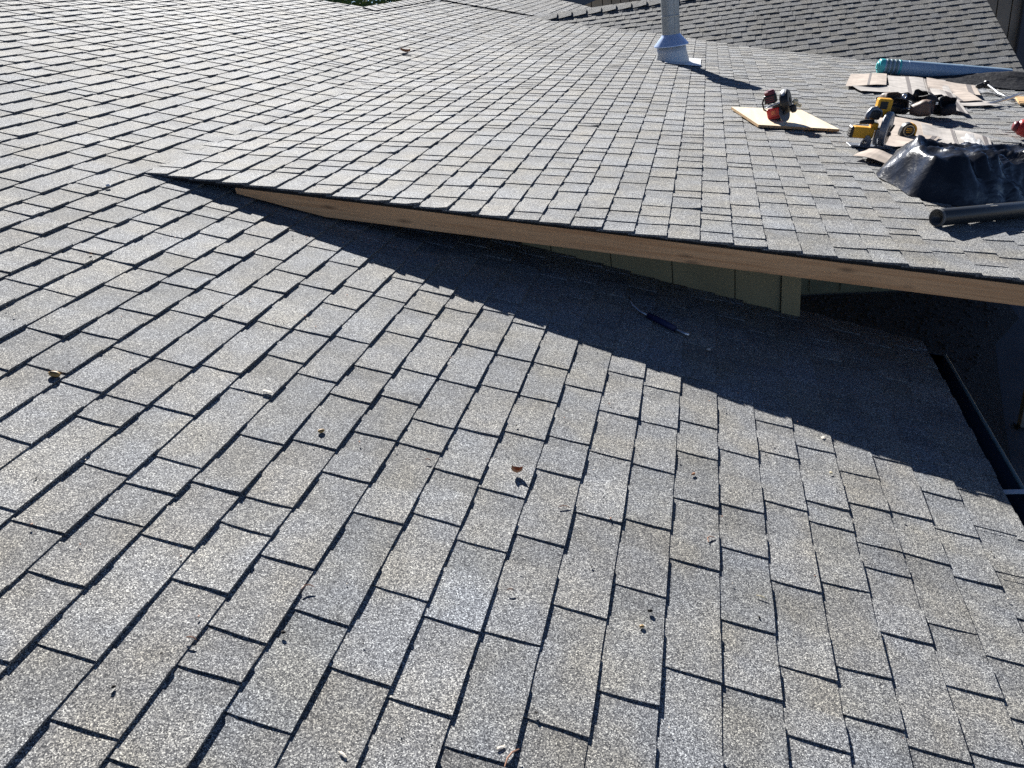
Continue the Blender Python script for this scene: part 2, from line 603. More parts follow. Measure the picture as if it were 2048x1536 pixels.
# the same slope going on behind the ridge of the rear gable
def y_far(s):
    x = O1.x + D1.x * s
    return (13.50, 17.72) if x < -.9 else (0, 0)
cf = [c for c in courses1 if SB + .03 < c < S_X(-.9)]
AV = lay_roof(main_roof, roof1, cf, y_far, in_view, M['shingle'], rng) if False else None
def lay_field(parent, S, courses, yr, keep, m, rng, name='shingle_field'):
    BV, BF, BT = [], [], []
    for s1 in courses:
        lo, hi = yr(s1)
        y = lo + rng.uniform(0, .1)
        while y < hi - .05:
            ye = min(y + rng.uniform(.165, .36), hi)
            if keep(S(s1 - .07, (y + ye) / 2)):
                V, Fc, T = shingle_geo(S, s1 - .165, s1, y, ye, y + (ye - y) * rng.uniform(.38, .72), 1, 1, rng)
                b = len(BV)
                BV += V
                BT += T
                BF += [tuple(i + b for i in f) for f in Fc]
            y = ye
    return add_mesh(name, BV, BF, BT, m, parent, 'stuff')
lay_field(main_roof, roof1, cf, y_far, in_view, M['shingle'], rng)
bm = bmesh.new()
slab(bm, [roof1(S_X(x), y, -.006) for x, y in ((-.9, 13.5), (-.9, 17.7), (-2.8, 17.7), (-2.8, 13.5))], N1 * -.02)
mesh_obj('roof_deck', bm, M['felt'], main_roof)
# lapped seam running up the slope from the rear ridge
bm = bmesh.new()
tube(bm, [roof1(S_X(-2.55), 13.86, .012), roof1(S_X(-3.0), 13.55, .012), roof1(S_X(-3.5), 13.22, .012), roof1(S_X(-4.16), 12.87, .012), roof1(S_X(-4.38), 12.78, .012)], .012, 6)
mesh_obj('valley_seam', bm, M['felt'], main_roof)
# caps along the upper edge
def cap_shingle(bm_list, p, along, side_a, side_b, up, ln, wd, raise_):
    """bent ridge cap: spine from p along 'along', wings along side_a and side_b; its forward end stands proud"""
    V, Fc = [], []
    for f, hh in ((0, .008), (.5, .010 + raise_ * .4), (1, .014 + raise_)):
        q = p + along * ln * f + up * hh
        for sd, k in ((side_a, 1), (side_a, .45), (None, 0), (side_b, .45), (side_b, 1)):
            V.append(q + (sd * wd * k if sd is not None else Vector((0, 0, 0))) + up * (.006 * (1 - k)))
    for i in range(2):
        for j in range(4):
            a = i * 5 + j
            Fc.append((a, a + 1, a + 6, a + 5))
    b = len(V)
    for j in range(5):
        V.append(V[10 + j] - up * (.010 + raise_ * .8))
    for j in range(4):
        Fc.append((10 + j, 11 + j, b + j + 1, b + j))
    T = [(1, 1, 1)] * 15 + [(.3, .3, .3)] * 5
    return V, Fc, T
y = 10.5
while y < 17.6:
    p = roof1(S_X(-4.27), y, .006)
    V, Fc, T = cap_shingle(None, p, Vector((0, -1, 0)), D1, Vector((-math.cos(A1), 0, -math.sin(A1))), Vector((0, 0, 1)), .26, .15, .0)
    add_mesh('ridge_cap', V, Fc, T, M['shingle'], main_roof)
    y += .235

# --- porch roof
porch = thing('porch_roof', 'shallow shingle porch roof lifting off the foreground slope above a bare timber edge board', 'roof')
T_EAVE = 6.75
def r3z(p):           # height of the rear slope above a point
    return O3.z + (p.y - O3.y) * .38253
def y_range2(t):
    return RAKE_Y - .012 + .006 * math.sin(t * 2.1) + .004 * math.sin(t * 9), 13.9
def keep2(p):
    return in_view(p) and p.z > r3z(p) - .03
courses2 = [.022 + .143 * k for k in range(1, 48)]
def rake_curl(t, rg):
    return rg.choice((.002, .004, .006, .008)) if 1.2 < t < 2.0 else rg.uniform(0, .003)
n2 = lay_roof(porch, roof2, courses2, y_range2, keep2, M['shingle'], random.Random(8), curl_at=rake_curl, lens=.86)
bm = bmesh.new()
def yv2(t):           # where the porch slope meets the rear slope
    y = 11.0
    for _ in range(40):
        p = roof2(t, y)
        y += (p.z - r3z(p)) * 1.5
    return y
nt_, ny_ = 54, 30
gd_ = []
for i in range(nt_ + 1):
    t = T_EAVE * i / nt_
    y1_ = yv2(t)
    col_ = []
    for j in range(ny_ + 1):
        yy = RAKE_Y + .012 + (y1_ - RAKE_Y - .012) * (j / ny_)
        p = roof2(t, yy, -.007)
        col_.append((bm.verts.new(p), bm.verts.new(p - N2 * .015)))
    gd_.append(col_)
for i in range(nt_):
    for j in range(ny_):
        a_, b_, c_, d_ = gd_[i][j], gd_[i + 1][j], gd_[i + 1][j + 1], gd_[i][j + 1]
        bm.faces.new((a_[0], b_[0], c_[0], d_[0]))
        bm.faces.new((d_[1], c_[1], b_[1], a_[1]))
    bm.faces.new((gd_[i][0][0], gd_[i][0][1], gd_[i + 1][0][1], gd_[i + 1][0][0]))
    bm.faces.new((gd_[i][-1][1], gd_[i][-1][0], gd_[i + 1][-1][0], gd_[i + 1][-1][1]))
for j in range(ny_):
    for k in (0, nt_):
        bm.faces.new((gd_[k][j][0], gd_[k][j + 1][0], gd_[k][j + 1][1], gd_[k][j][1]))
mesh_obj('roof_deck', bm, M['felt'], porch)
# bare edge board, scribed to the lower slope at its left end
bm = bmesh.new()
nb = 40
va = []
for i in range(nb + 1):
    t = .52 + (T_EAVE - .52) * i / nb
    for yy in (RAKE_Y + .004, RAKE_Y + .042):
        a = BRK + D2 * t + YV * yy - N2 * .026 + N2 * .15 * 0
        p_top = roof2(t, RAKE_Y + .02, -.0235) * 1.0
        p_top = Vector((p_top.x, yy, p_top.z))
        bot = p_top - N2 * .0885
        zl = O1.z - (bot.x - O1.x) * math.tan(A1)
        low_z = O1.z + (O1.x - bot.x) * math.tan(A1) + .016
        if bot.z < low_z:
            bot = Vector((p_top.x, yy, min(low_z, p_top.z - .004)))
        va.append((bm.verts.new(p_top), bm.verts.new(bot)))
for i in range(nb):
    a, b, c, d = va[2 * i], va[2 * i + 1], va[2 * i + 2], va[2 * i + 3]
    bm.faces.new((a[0], a[1], c[1], c[0]))
    bm.faces.new((b[0], d[0], d[1], b[1]))
    bm.faces.new((a[0], c[0], d[0], b[0]))
    bm.faces.new((a[1], b[1], d[1], c[1]))
bm.faces.new((va[0][0], va[1][0], va[1][1], va[0][1]))
bm.faces.new((va[-2][0], va[-2][1], va[-1][1], va[-1][0]))
FB = porch_frame(0, RAKE_Y)
bmesh.ops.transform(bm, matrix=FB.inverted(), verts=bm.verts)
fb = mesh_obj('edge_board', bm, M['fir'], porch)
fb.matrix_world = FB
fb['label'] = 'bare reddish fir board under the raised roof edge'
# rafters under the porch deck
for i, yy in enumerate((4.5, 5.1, 5.7, 6.3, 6.9, 7.5, 8.1, 8.7, 9.3)):
    bm = bmesh.new()
    slab(bm, [roof2(2.9, yy, -.024), roof2(T_EAVE - .02, yy, -.024), roof2(T_EAVE - .02, yy + .038, -.024), roof2(2.9, yy + .038, -.024)], N2 * -.13)
    mesh_obj('rafter', bm, M['fir'], porch)

# --- rear gable slope
rear = thing('rear_roof', 'darker shingle slope facing the viewer beyond the valley, behind the metal vent pipe', 'roof')
V_RIDGE = 1.565
def S3(s, y, h=0.0):
    return roof3(y, -s, h)
def y_range3(s):
    return -3.4, 3.485
def keep3(p):
    if not in_view(p):
        return False
    z2 = BRK.z - (p.x - BRK.x) * math.tan(A2)
    z1 = O1.z - (p.x - O1.x) * math.tan(A1)
    return p.z > (z2 if p.x > BRK.x else z1) - .10
courses3 = [-1.53 + .143 * k for k in range(0, 34)]
n3 = lay_roof(rear, S3, courses3, y_range3, keep3, M['shingle_dimmed'], random.Random(21), flip=True, lens=1.0)
bm = bmesh.new()
def x_valley(v):
    z = roof3(0, v).z
    return BRK.x + (BRK.z - z) / math.tan(A2) - .3
slab(bm, [roof3(x_valley(V_RIDGE - .02), V_RIDGE - .02, -.011), roof3(3.46, V_RIDGE - .02, -.011), roof3(3.46, -2.2, -.011), roof3(x_valley(-1.2), -1.2, -.011)], N3 * -.02)
mesh_obj('roof_deck', bm, M['felt'], rear)
x = -2.62
N3b = Vector((0, .3572813, .933997))
while x < 3.3:
    p = roof3(x, V_RIDGE, .004)
    V, Fc, T = cap_shingle(None, p, XV, D3, Vector((0, .934, -.357)), Vector((0, 0, 1)), .262, .135, rng.uniform(.014, .022))
    add_mesh('ridge_cap', V, Fc, T, M['shingle_dimmed'], rear)
    x += .235
bm = bmesh.new()
slab(bm, [roof3(-2.6, V_RIDGE, -.004), roof3(3.46, V_RIDGE, -.004), roof3(3.46, V_RIDGE, -.004) + Vector((0, 2.6, -1.0)), roof3(-.4, V_RIDGE, -.004) + Vector((0, 2.6, -1.0))], N3b * -.02)
mesh_obj('back_slope', bm, M['shingle_dimmed'], rear)
bm = bmesh.new()
slab(bm, [roof3(3.463, V_RIDGE, -.008), roof3(3.463, -2.2, -.008), roof3(3.483, -2.2, -.008), roof3(3.483, V_RIDGE, -.008)], N3 * -.15)
mesh_obj('edge_trim', bm, M['slate'], rear)

# ------------------------------------------------------------------ ground, walls, gutter
def add_plane(name, pts, m, z, kind='structure', label=None):
    bm = bmesh.new()
    slab(bm, [Vector((x, y, z)) for x, y in pts], Vector((0, 0, -.05)))
    o = mesh_obj(name, bm, m)
    o['kind'] = kind
    return o
add_plane('ground', [(-160, -160), (160, -160), (160, 160), (-160, 160)], M['soil'], -.05)
add_plane('patio_paving', [(.4, -4), (9, -4), (9, 10.6), (.4, 10.6)], M['concrete'], .0)
# gravel bed with a rounded edge beside the house wall
pts = [(.42, 3.9), (1.6, 4.2), (2.3, 5.4), (2.75, 7.4), (3.1, 8.9), (3.55, 9.6), (3.6, 10.55), (.42, 10.55)]
add_plane('gravel_bed', pts, M['gravel'], .012)
bm = bmesh.new()
for _ in range(1500):
    px_, py_ = rng.uniform(.5, 3.6), rng.uniform(4.0, 10.5)
    if px_ > .9 + (py_ - 3.9) * .42:
        continue
    box(bm, (px_, py_, .018), (rng.uniform(.02, .05), rng.uniform(.02, .05), rng.uniform(.015, .03)), Matrix.Rotation(rng.uniform(0, 3), 3, 'Z'))
gv = mesh_obj('gravel', bm, M['gravel'])
gv['kind'] = 'stuff'

WALL_Y = 3.70
wall = thing('siding_wall', 'olive panelled house wall in the shade below the raised porch roof', 'wall')
def z1(x):
    return O1.z - (x - O1.x) * math.tan(A1)
def z2(x):
    return BRK.z - (x - BRK.x) * math.tan(A2)
edges = [-2.0, -1.7, -1.4, -1.1, -.8, -.5, -.2, .1, .315]
for a, b in zip(edges, edges[1:]):
    bm = bmesh.new()
    for x0, x1, yy in ((a + .003, b - .003, WALL_Y),):
        vs = [(x0, z1(x0) - .03), (x1, z1(x1) - .03), (x1, z2(x1) - .03), (x0, z2(x0) - .03)]
        prism(bm, vs, .02, Matrix.Translation((0, yy + .01, 0)))
    mesh_obj('panel', bm, M['olive'], wall)
bm = bmesh.new()
prism(bm, [(-2.1, z1(-2.1) - .03), (.36, z1(.36) - .03), (.36, z2(.36) - .04), (-2.1, z2(-2.1) - .04)], .08, Matrix.Translation((0, WALL_Y + .061, 0)))
mesh_obj('backing_board', bm, M['olive'], wall)
bm = bmesh.new()
prism(bm, [(.318, z1(.318) - .05), (.405, z1(.405) - .02), (.405, z2(.405) - .035), (.318, z2(.318) - .035)], .03, Matrix.Translation((0, WALL_Y - .004, 0)))
mesh_obj('corner_trim', bm, M['olive'], wall)
bm = bmesh.new()
box(bm, (.37, (WALL_Y + .11 + 10.6) / 2, 1.35), (.06, 10.6 - WALL_Y - .13, 2.7))
mesh_obj('side_wall', bm, M['olive'], wall)

back = thing('patio_back_wall', 'dim house wall at the far side of the shaded patio below the porch roof', 'wall')
bm = bmesh.new()
box(bm, (2.0, 10.68, 1.28), (3.3, .12, 2.54))
mesh_obj('wall_face', bm, M['olive'], back)
for x in (.9, 1.3, 1.7, 2.1, 2.5, 2.9, 3.3):
    bm = bmesh.new()
    box(bm, (x, 10.61, 1.2), (.04, .02, 2.3))
    mesh_obj('batten', bm, M['olive'], back)

under = thing('eave_wall', 'house wall under the foreground eave, hidden behind the gutter', 'wall')
bm = bmesh.new()
box(bm, (.66, 1.4, 1.16), (.1, 4.5, 2.3))
mesh_obj('wall_face', bm, M['olive'], under)
bm = bmesh.new()
slab(bm, [Vector((.70, -.9, z1(.70) - .05)), Vector((.955, -.9, z1(.955) - .05)), Vector((.955, 3.7, z1(.955) - .05)), Vector((.70, 3.7, z1(.70) - .05))], Vector((0, 0, -.15)))
mesh_obj('soffit', bm, M['olive'], under)

gut = thing('gutter', 'dark roof gutter with a green rim along the lower edge of the foreground roof', 'gutter')
ez = z1(.985)
GY0, GY1 = -1.0, 3.72
prof = [(.958, ez - .012), (.958, ez - .125), (1.045, ez - .125), (1.062, ez - .085), (1.083, ez - .045)]
bm = bmesh.new()
va = [[bm.verts.new((x, yy, z)) for x, z in prof] for yy in (GY0, GY1)]
vb = [[bm.verts.new((x + (.0015 if i > 1 else -.0015), yy, z - .002)) for i, (x, z) in enumerate(prof)] for yy in (GY0, GY1)]
for i in range(len(prof) - 1):
    bm.faces.new((va[0][i], va[0][i + 1], va[1][i + 1], va[1][i]))
    bm.faces.new((vb[0][i], vb[1][i], vb[1][i + 1], vb[0][i + 1]))
bm.faces.new(va[1])
bm.faces.new(vb[1][::-1])
mesh_obj('trough', bm, M['gutter'], gut)
bm = bmesh.new()
box(bm, (1.084, (GY0 + GY1) / 2, ez - .040), (.012, GY1 - GY0, .014), bev=.003)
mesh_obj('rim', bm, M['gutterrim'], gut)
for yy in (2.595, 1.75):
    bm = bmesh.new()
    box(bm, (1.02, yy, ez - .036), (.125, .024, .003), Matrix.Rotation(R(-3), 3, 'Y'))
    mesh_obj('strap', bm, M['white'], gut)

post = thing('patio_post', 'slim tan patio post standing on the paving past the gutter', 'post')
bm = bmesh.new()
box(bm, (2.84, 7.12, 1.35), (.09, .09, 2.66), bev=.004)
mesh_obj('shaft', bm, M['tan'], post)
bm = bmesh.new()
box(bm, (2.84, 7.12, .012), (.13, .13, .02))
mesh_obj('foot_plate', bm, M['darksteel'], post)

# neighbouring walls at the top of the view
nb_wall = thing('board_wall', 'sunless tan board wall behind the far ridge, below a slate grey eave', 'wall')
x = -4.3
while x < 3.3:
    wd = rng.choice((.15, .2, .2, .25))
    bm = bmesh.new()
    box(bm, (x + wd / 2, 19.0 + rng.uniform(-.008, .008), 2.05), (wd - .018, .03, 4.06), bev=.004)
    mesh_obj('board', bm, M['tan'], nb_wall)
    x += wd
bm = bmesh.new()
box(bm, (-.5, 19.06, 2.0), (7.6, .06, 4.0))
mesh_obj('backing_board', bm, M['felt'], nb_wall)
bm = bmesh.new()
prism(bm, [(-4.6, 3.86), (-3.3, 3.88), (-2.86, 3.735), (-2.66, 3.725), (-2.0, 3.90), (-1.2, 4.14), (-1.2, 4.28), (-4.6, 4.28)], .05, Matrix.Translation((0, 18.5, 0)))
mesh_obj('eave', bm, M['gutter'], nb_wall)

side = thing('shaded_wall', 'dark tan board wall with a blue grey corner post at the top right corner', 'wall')
x = 3.62
while x < 4.5:
    bm = bmesh.new()
    box(bm, (x + .1, 14.3, 2.3), (.186, .03, 4.6), bev=.004)
    mesh_obj('board', bm, M['tan'], side)
    x += .2
bm = bmesh.new()
box(bm, (4.6, 14.36, 2.3), (2.2, .06, 4.56))
mesh_obj('backing_board', bm, M['felt'], side)
bm = bmesh.new()
box(bm, (4.72, 14.22, 2.3), (.36, .12, 4.58), bev=.01)
mesh_obj('corner_post', bm, M['slate'], side)
bm = bmesh.new()
box(bm, (5.3, 14.26, 2.3), (.78, .06, 4.58))
mesh_obj('panel', bm, M['slate'], side)

# hedge behind the house
hedge = thing('leafy_tree', 'sunlit yellow green tree top showing past the upper roof edge', 'tree', Matrix.Translation((-11.5, 25, 0)))
bm = bmesh.new()
tube(bm, [(0, 0, -.04), (.1, .1, 1.2), (-.1, 0, 2.4), (.1, 0, 3.6)], [.18, .14, .10, .05], 8)
for k in range(7):
    a = k * .9
    tube(bm, [(0, 0, 1.2 + k * .3), (math.cos(a) * .9, math.sin(a) * .7, 2.0 + k * .3), (math.cos(a) * 1.8, math.sin(a) * 1.2, 2.8 + k * .25)], [.06, .04, .015], 6)
mesh_obj('trunk', bm, M['bark'], hedge)
bm = bmesh.new()
rl = random.Random(3)
cl = [(rl.uniform(-2.6, 2.6), rl.uniform(-1.4, 1.4), rl.uniform(3.2, 4.7), rl.uniform(.4, .7)) for _ in range(60)]
for cx, cy, cz, cr in cl:
    for _ in range(150):
        d = Vector((rl.gauss(0, 1), rl.gauss(0, 1), rl.gauss(0, 1))).normalized() * cr * rl.random() ** .4
        p = Vector((cx, cy, cz)) + d
        if p.z > 5.2:
            continue
        a = Vector((rl.gauss(0, 1), rl.gauss(0, 1), rl.gauss(0, .6))).normalized()
        b = a.orthogonal().normalized()
        l, wd = rl.uniform(.07, .12), rl.uniform(.03, .05)
        bm.faces.new([bm.verts.new(p + q) for q in (a * -l, b * wd, a * l, b * -wd)])
mesh_obj('crown', bm, M['leaf'], hedge)

# ------------------------------------------------------------------ vent pipe
vp = roof2(2.37, 9.52)
vent = thing('vent_pipe', 'tall galvanised metal vent pipe with a blue tinted collar rising from the porch roof', 'vent pipe', Matrix.Translation(vp))
bm = bmesh.new()
lathe(bm, (0, 0, .10), (0, 0, 1), [(0, .098), (.35, .098), (.36, .098), (.362, .1005), (.372, .1005), (.374, .098), (.384, .098), (.86, .098)], 28)
o = mesh_obj('pipe', bm, M['galv'], vent, True)
bm = bmesh.new()
tube(bm, [(.05, -.086, .2), (.05, -.086, .95)], .004, 6)
mesh_obj('seam', bm, M['galv'], o)
bm = bmesh.new()
lathe(bm, (0, 0, .165), (0, 0, 1), [(-.004, .186), (0, .192), (.010, .188), (.10, .108), (.115, .1)], 32)
mesh_obj('storm_collar', bm, M['collar'], vent, True)
bm = bmesh.new()
lathe(bm, (0, 0, -.045), (0, 0, 1), [(0, .195), (.06, .185), (.14, .165), (.225, .152), (.225, .10)], 32)
mesh_obj('flashing_cone', bm, M['galvbright'], vent, True)
bm = bmesh.new()
slab(bm, [roof2(t, yy, .0145) - vp for t, yy in ((2.30, 9.17), (2.69, 9.17), (2.69, 9.86), (2.30, 9.86))], N2 * -.003)
mesh_obj('flashing_plate', bm, M['white'], vent)
bm = bmesh.new()
lathe(bm, (0, 0, .90), (0, 0, 1), [(-.12, .15), (-.115, .17), (.0, .17), (.005, .20), (.03, .19), (.11, .03), (.112, .001)], 28)
mesh_obj('rain_cap', bm, M['galv'], vent, True)

# ------------------------------------------------------------------ plywood and saws
def quad_board(name, pts, th, h, m, parent=None, edge=None, bow=0.0):
    """flat sheet on the porch roof from its (t, y) corners"""
    c = sum((roof2(*p) for p in pts), Vector()) / len(pts)
    bm = bmesh.new()
    slab(bm, [roof2(t, yy, h + th) - c for t, yy in pts], N2 * -th)
    if edge:
        for f in bm.faces:
            if abs(f.normal.dot(N2)) < .6:
                f.material_index = 1
    bm.normal_update()
    o = mesh_obj(name, bm, [m] + ([edge] if edge else []), parent)
    o.location = c
    return o
pw = quad_board('plywood_board', [(2.95, 6.62), (3.125, 5.98), (3.70, 6.10), (3.50, 6.79)], .018, .014, M['ply'], None, M['plyedge'])
for p in pw.data.polygons:
    p.material_index = 1 if abs(p.normal.dot(N2)) < .6 else 0
tag(pw, 'small pale square of plywood lying on the porch roof under the red saw', 'board')

def ydisc(bm, c, r, th, ax, seg=28, mi=0, r_in=None):
    ax = Vector(ax).normalized()
    if r_in is None:
        lathe(bm, Vector(c) - ax * th / 2, ax, [(0, .001), (0, r * .9), (th * .15, r), (th * .85, r), (th, r * .9), (th, .001)], seg, mi)
    else:
        lathe(bm, Vector(c) - ax * th / 2, ax, [(0, r_in), (0, r * .92), (th * .18, r), (th * .82, r), (th, r * .92), (th, r_in), (0, r_in)], seg, mi)

ys = thing('yellow_circular_saw', 'yellow cordless circular saw standing on its base plate beside the tape measure', 'circular saw', porch_frame(3.84, 5.70, R(6), .012) @ Matrix.Scale(.8, 4))
bm = bmesh.new()
box(bm, (0, 0, .004), (.34, .15, .004), bev=.0015)
box(bm, (0, -.073, .009), (.34, .004, .012))
box(bm, (.145, .0, .010), (.004, .11, .014))
mesh_obj('base_plate', bm, M['grey'], ys)
AX = (math.cos(R(-28)), math.sin(R(-28)), 0)
bm = bmesh.new()
ydisc(bm, (.095, .0, .150), .138, .056, AX, 32, 0, .06)
box(bm, (.055, .015, .085), (.06, .09, .14), Matrix.Rotation(R(-28), 3, 'Z'), .012)
mesh_obj('upper_guard', bm, M['grey'], ys)
bm = bmesh.new()
ydisc(bm, (.112, -.010, .132), .118, .018, AX, 32)
mesh_obj('lower_guard', bm, M['lightgrey'], ys)
bm = bmesh.new()
ydisc(bm, (.122, -.013, .112), .075, .003, AX, 32)
lathe(bm, (.122, -.013, .112), AX, [(0, .02), (.012, .02), (.014, .012), (.020, .012), (.020, .001)], 12)
mesh_obj('blade', bm, M['darksteel'], ys)
bm = bmesh.new()
box(bm, (.138, -.02, .165), (.016, .012, .055), Matrix.Rotation(R(18), 3, 'Y'), .004)
mesh_obj('guard_lever', bm, M['black'], ys)
bm = bmesh.new()
box(bm, (-.085, .0, .112), (.17, .085, .088), bev=.012, seg=2)
box(bm, (-.005, .01, .165), (.06, .07, .055), bev=.012, seg=2)
o = mesh_obj('motor_housing', bm, M['yellow'], ys)
bm = bmesh.new()
box(bm, (-.178, .0, .110), (.026, .088, .092), bev=.008)
for k in range(4):
    box(bm, (-.192, 0, .082 + k * .019), (.004, .07, .007))
mesh_obj('end_cap', bm, M['black'], o)
bm = bmesh.new()
tube(bm, [(-.13, -.01, .19), (-.09, -.012, .196), (-.02, -.012, .20)], [.017, .020, .019], 12)
mesh_obj('front_handle', bm, M['rubber'], ys, True)
bm = bmesh.new()
tube(bm, [(-.065, .03, .205), (-.06, .05, .25), (-.035, .06, .285), (.0, .065, .295), (.035, .065, .275), (.045, .06, .23)], [.02, .021, .021, .022, .021, .021], 12)
mesh_obj('rear_handle', bm, M['grey'], ys, True)
bm = bmesh.new()
box(bm, (-.005, .05, .245), (.085, .04, .075), bev=.014, seg=2)
mesh_obj('trigger_housing', bm, M['black'], ys)
bm = bmesh.new()
box(bm, (.055, .09, .300), (.115, .08, .15), bev=.012, seg=2)
o = mesh_obj('battery', bm, M['yellow'], ys)
bm = bmesh.new()
box(bm, (.045, .0485, .325), (.06, .004, .06), bev=.0015)
mesh_obj('battery_window', bm, M['black'], o)
bm = bmesh.new()
prism(bm, [(-.10, .008), (-.01, .008), (-.01, .06), (-.035, .095), (-.06, .095)], .022, Matrix.Translation((0, -.045, 0)))
o = mesh_obj('bevel_bracket', bm, M['grey'], ys)
bm = bmesh.new()
lathe(bm, (-.068, -.056, .042), (0, -1, 0), [(0, .015), (.018, .015), (.02, .012), (.02, .001)], 12)
mesh_obj('bevel_knob', bm, M['black'], o)
bm = bmesh.new()
lathe(bm, (-.068, -.0785, .042), (0, -1, 0), [(0, .009), (.002, .009), (.002, .001)], 10)
mesh_obj('bevel_screw', bm, M['steel'], o)

rs_m = porch_frame(3.30, 6.22, R(-12), .016) @ Matrix.Rotation(R(-22), 4, 'Y') @ Matrix.Scale(.78, 4)
rs = thing('red_circular_saw', 'red and black circular saw leaning over on the plywood square', 'circular saw', rs_m)
bm = bmesh.new()
box(bm, (-.055, .03, .235), (.11, .085, .085), bev=.014, seg=2)
o = mesh_obj('motor_housing', bm, M['black'], rs)
bm = bmesh.new()
lathe(bm, (-.055, .03, .275), (0, 0, 1), [(0, .052), (.025, .050), (.038, .036), (.038, .001)], 18)
mesh_obj('motor_cap', bm, M['darkred'], o)
bm = bmesh.new()
for k in range(3):
    box(bm, (-.055, -.0135, .212 + k * .02), (.08, .003, .008))
mesh_obj('motor_vents', bm, M['darkred'], o)
bm = bmesh.new()
box(bm, (-.02, -.005, .178), (.175, .10, .008), Matrix.Rotation(R(-8), 3, 'Y'), .002)
mesh_obj('base_plate', bm, M['lightgrey'], rs)
bm = bmesh.new()
box(bm, (-.045, .02, .105), (.12, .085, .085), bev=.010, seg=2)
box(bm, (-.045, .02, .055), (.105, .08, .03), bev=.008, seg=2)
o = mesh_obj('battery', bm, M['red'], rs)
bm = bmesh.new()
box(bm, (-.045, -.0245, .108), (.04, .003, .036), bev=.001)
mesh_obj('battery_badge', bm, mat('worn_orange_badge', (.62, .16, .07), .5, var=(90, .4)), o)
bm = bmesh.new()
box(bm, (-.04, .02, .03), (.10, .085, .04), bev=.008)
box(bm, (.01, .03, .15), (.12, .07, .06), bev=.012)
mesh_obj('gear_case', bm, M['black'], rs)
AXR = (math.cos(R(-3)), math.sin(R(-3)), 0)
bm = bmesh.new()
ydisc(bm, (.075, .03, .178), .105, .075, AXR, 30, 0, .03)
mesh_obj('upper_guard', bm, M['black'], rs, False)
bm = bmesh.new()
for k in range(11):
    a = R(20 + 130 * k / 10)
    pass
lathe(bm, Vector((.075, .03, .185)) - Vector(AXR) * .02, AXR, [(0, .0985), (.006, .101), (.03, .101), (.036, .0985)], 30)
mesh_obj('guard_rim', bm, M['lightgrey'], rs, True)
bm = bmesh.new()
ydisc(bm, (.055, -.035, .085), .082, .003, (math.cos(R(-26)), math.sin(R(-26)), .1), 32)
lathe(bm, (.056, -.037, .085), (math.cos(R(-26)), math.sin(R(-26)), .1), [(0, .018), (.01, .018), (.01, .001)], 12)
mesh_obj('blade', bm, M['darksteel'], rs)
bm = bmesh.new()
box(bm, (.135, .0, .10), (.05, .05, .075), bev=.012)
tube(bm, [(.09, -.03, .11), (.15, -.02, .125)], .010, 8)
mesh_obj('front_handle', bm, M['black'], rs)
bm = bmesh.new()
lathe(bm, (.15, .01, .15), (.4, -.3, .3), [(0, .024), (.03, .024), (.034, .018), (.034, .001)], 14)
box(bm, (.185, .0, .115), (.05, .03, .03), Matrix.Rotation(R(30), 3, 'Y'), .006)
mesh_obj('depth_knob', bm, M['brass'], rs)
bm = bmesh.new()
tube(bm, [(-.115, .03, .255), (-.135, .03, .21), (-.13, .03, .15), (-.105, .03, .13)], .008, 8)
mesh_obj('cord_loop', bm, M['black'], rs, True)

# ------------------------------------------------------------------ tape measure
tm = thing('tape_measure', 'black and yellow tape measure standing on upturned shingles right of the yellow saw', 'tape measure', porch_frame(4.17, 6.17, R(8), .016))
K = 1.0
bm = bmesh.new()
poly = [(-.052 * K, 0), (.052 * K, 0), (.054 * K, .02 * K), (.05 * K, .06 * K)] + [(x * K, z * K) for x, z in arc(.0, .05, .05, 25, 180, 10)] + [(-.054 * K, .03 * K)]
prism(bm, poly, .05)
bmesh.ops.bevel(bm, geom=list(bm.edges), offset=.004, segments=1, affect='EDGES')
body = mesh_obj('case', bm, M['black'], tm)
bm = bmesh.new()
prism(bm, [(x * K, z * K) for x, z in arc(.001, .049, .053, 75, 8, 8) + [(.052, .018), (.042, .022)] + arc(.001, .049, .043, 8, 75, 8)], .056)
mesh_obj('yellow_band', bm, M['yellow'], body)
bm = bmesh.new()
lathe(bm, (0, -.0262, .048 * K), (0, -1, 0), [(0, .038), (.0016, .038), (.0016, .034), (0, .034)], 28)
mesh_obj('ring', bm, M['brass'], body)
bm = bmesh.new()
for k, wd in ((0, .040), (1, .048), (2, .036)):
    for q in range(5):
        box(bm, (-wd / 2 + wd * (q + .5) / 5, -.0262, (.062 - k * .013) * K), (wd / 5 * .72, .0012, .007))
mesh_obj('printed_marks', bm, M['yellow'], body)
bm = bmesh.new()
box(bm, (.055 * K, 0, .006), (.012, .02, .003))
box(bm, (.061 * K, 0, .001), (.002, .02, .012))
mesh_obj('tape_hook', bm, M['steel'], tm)

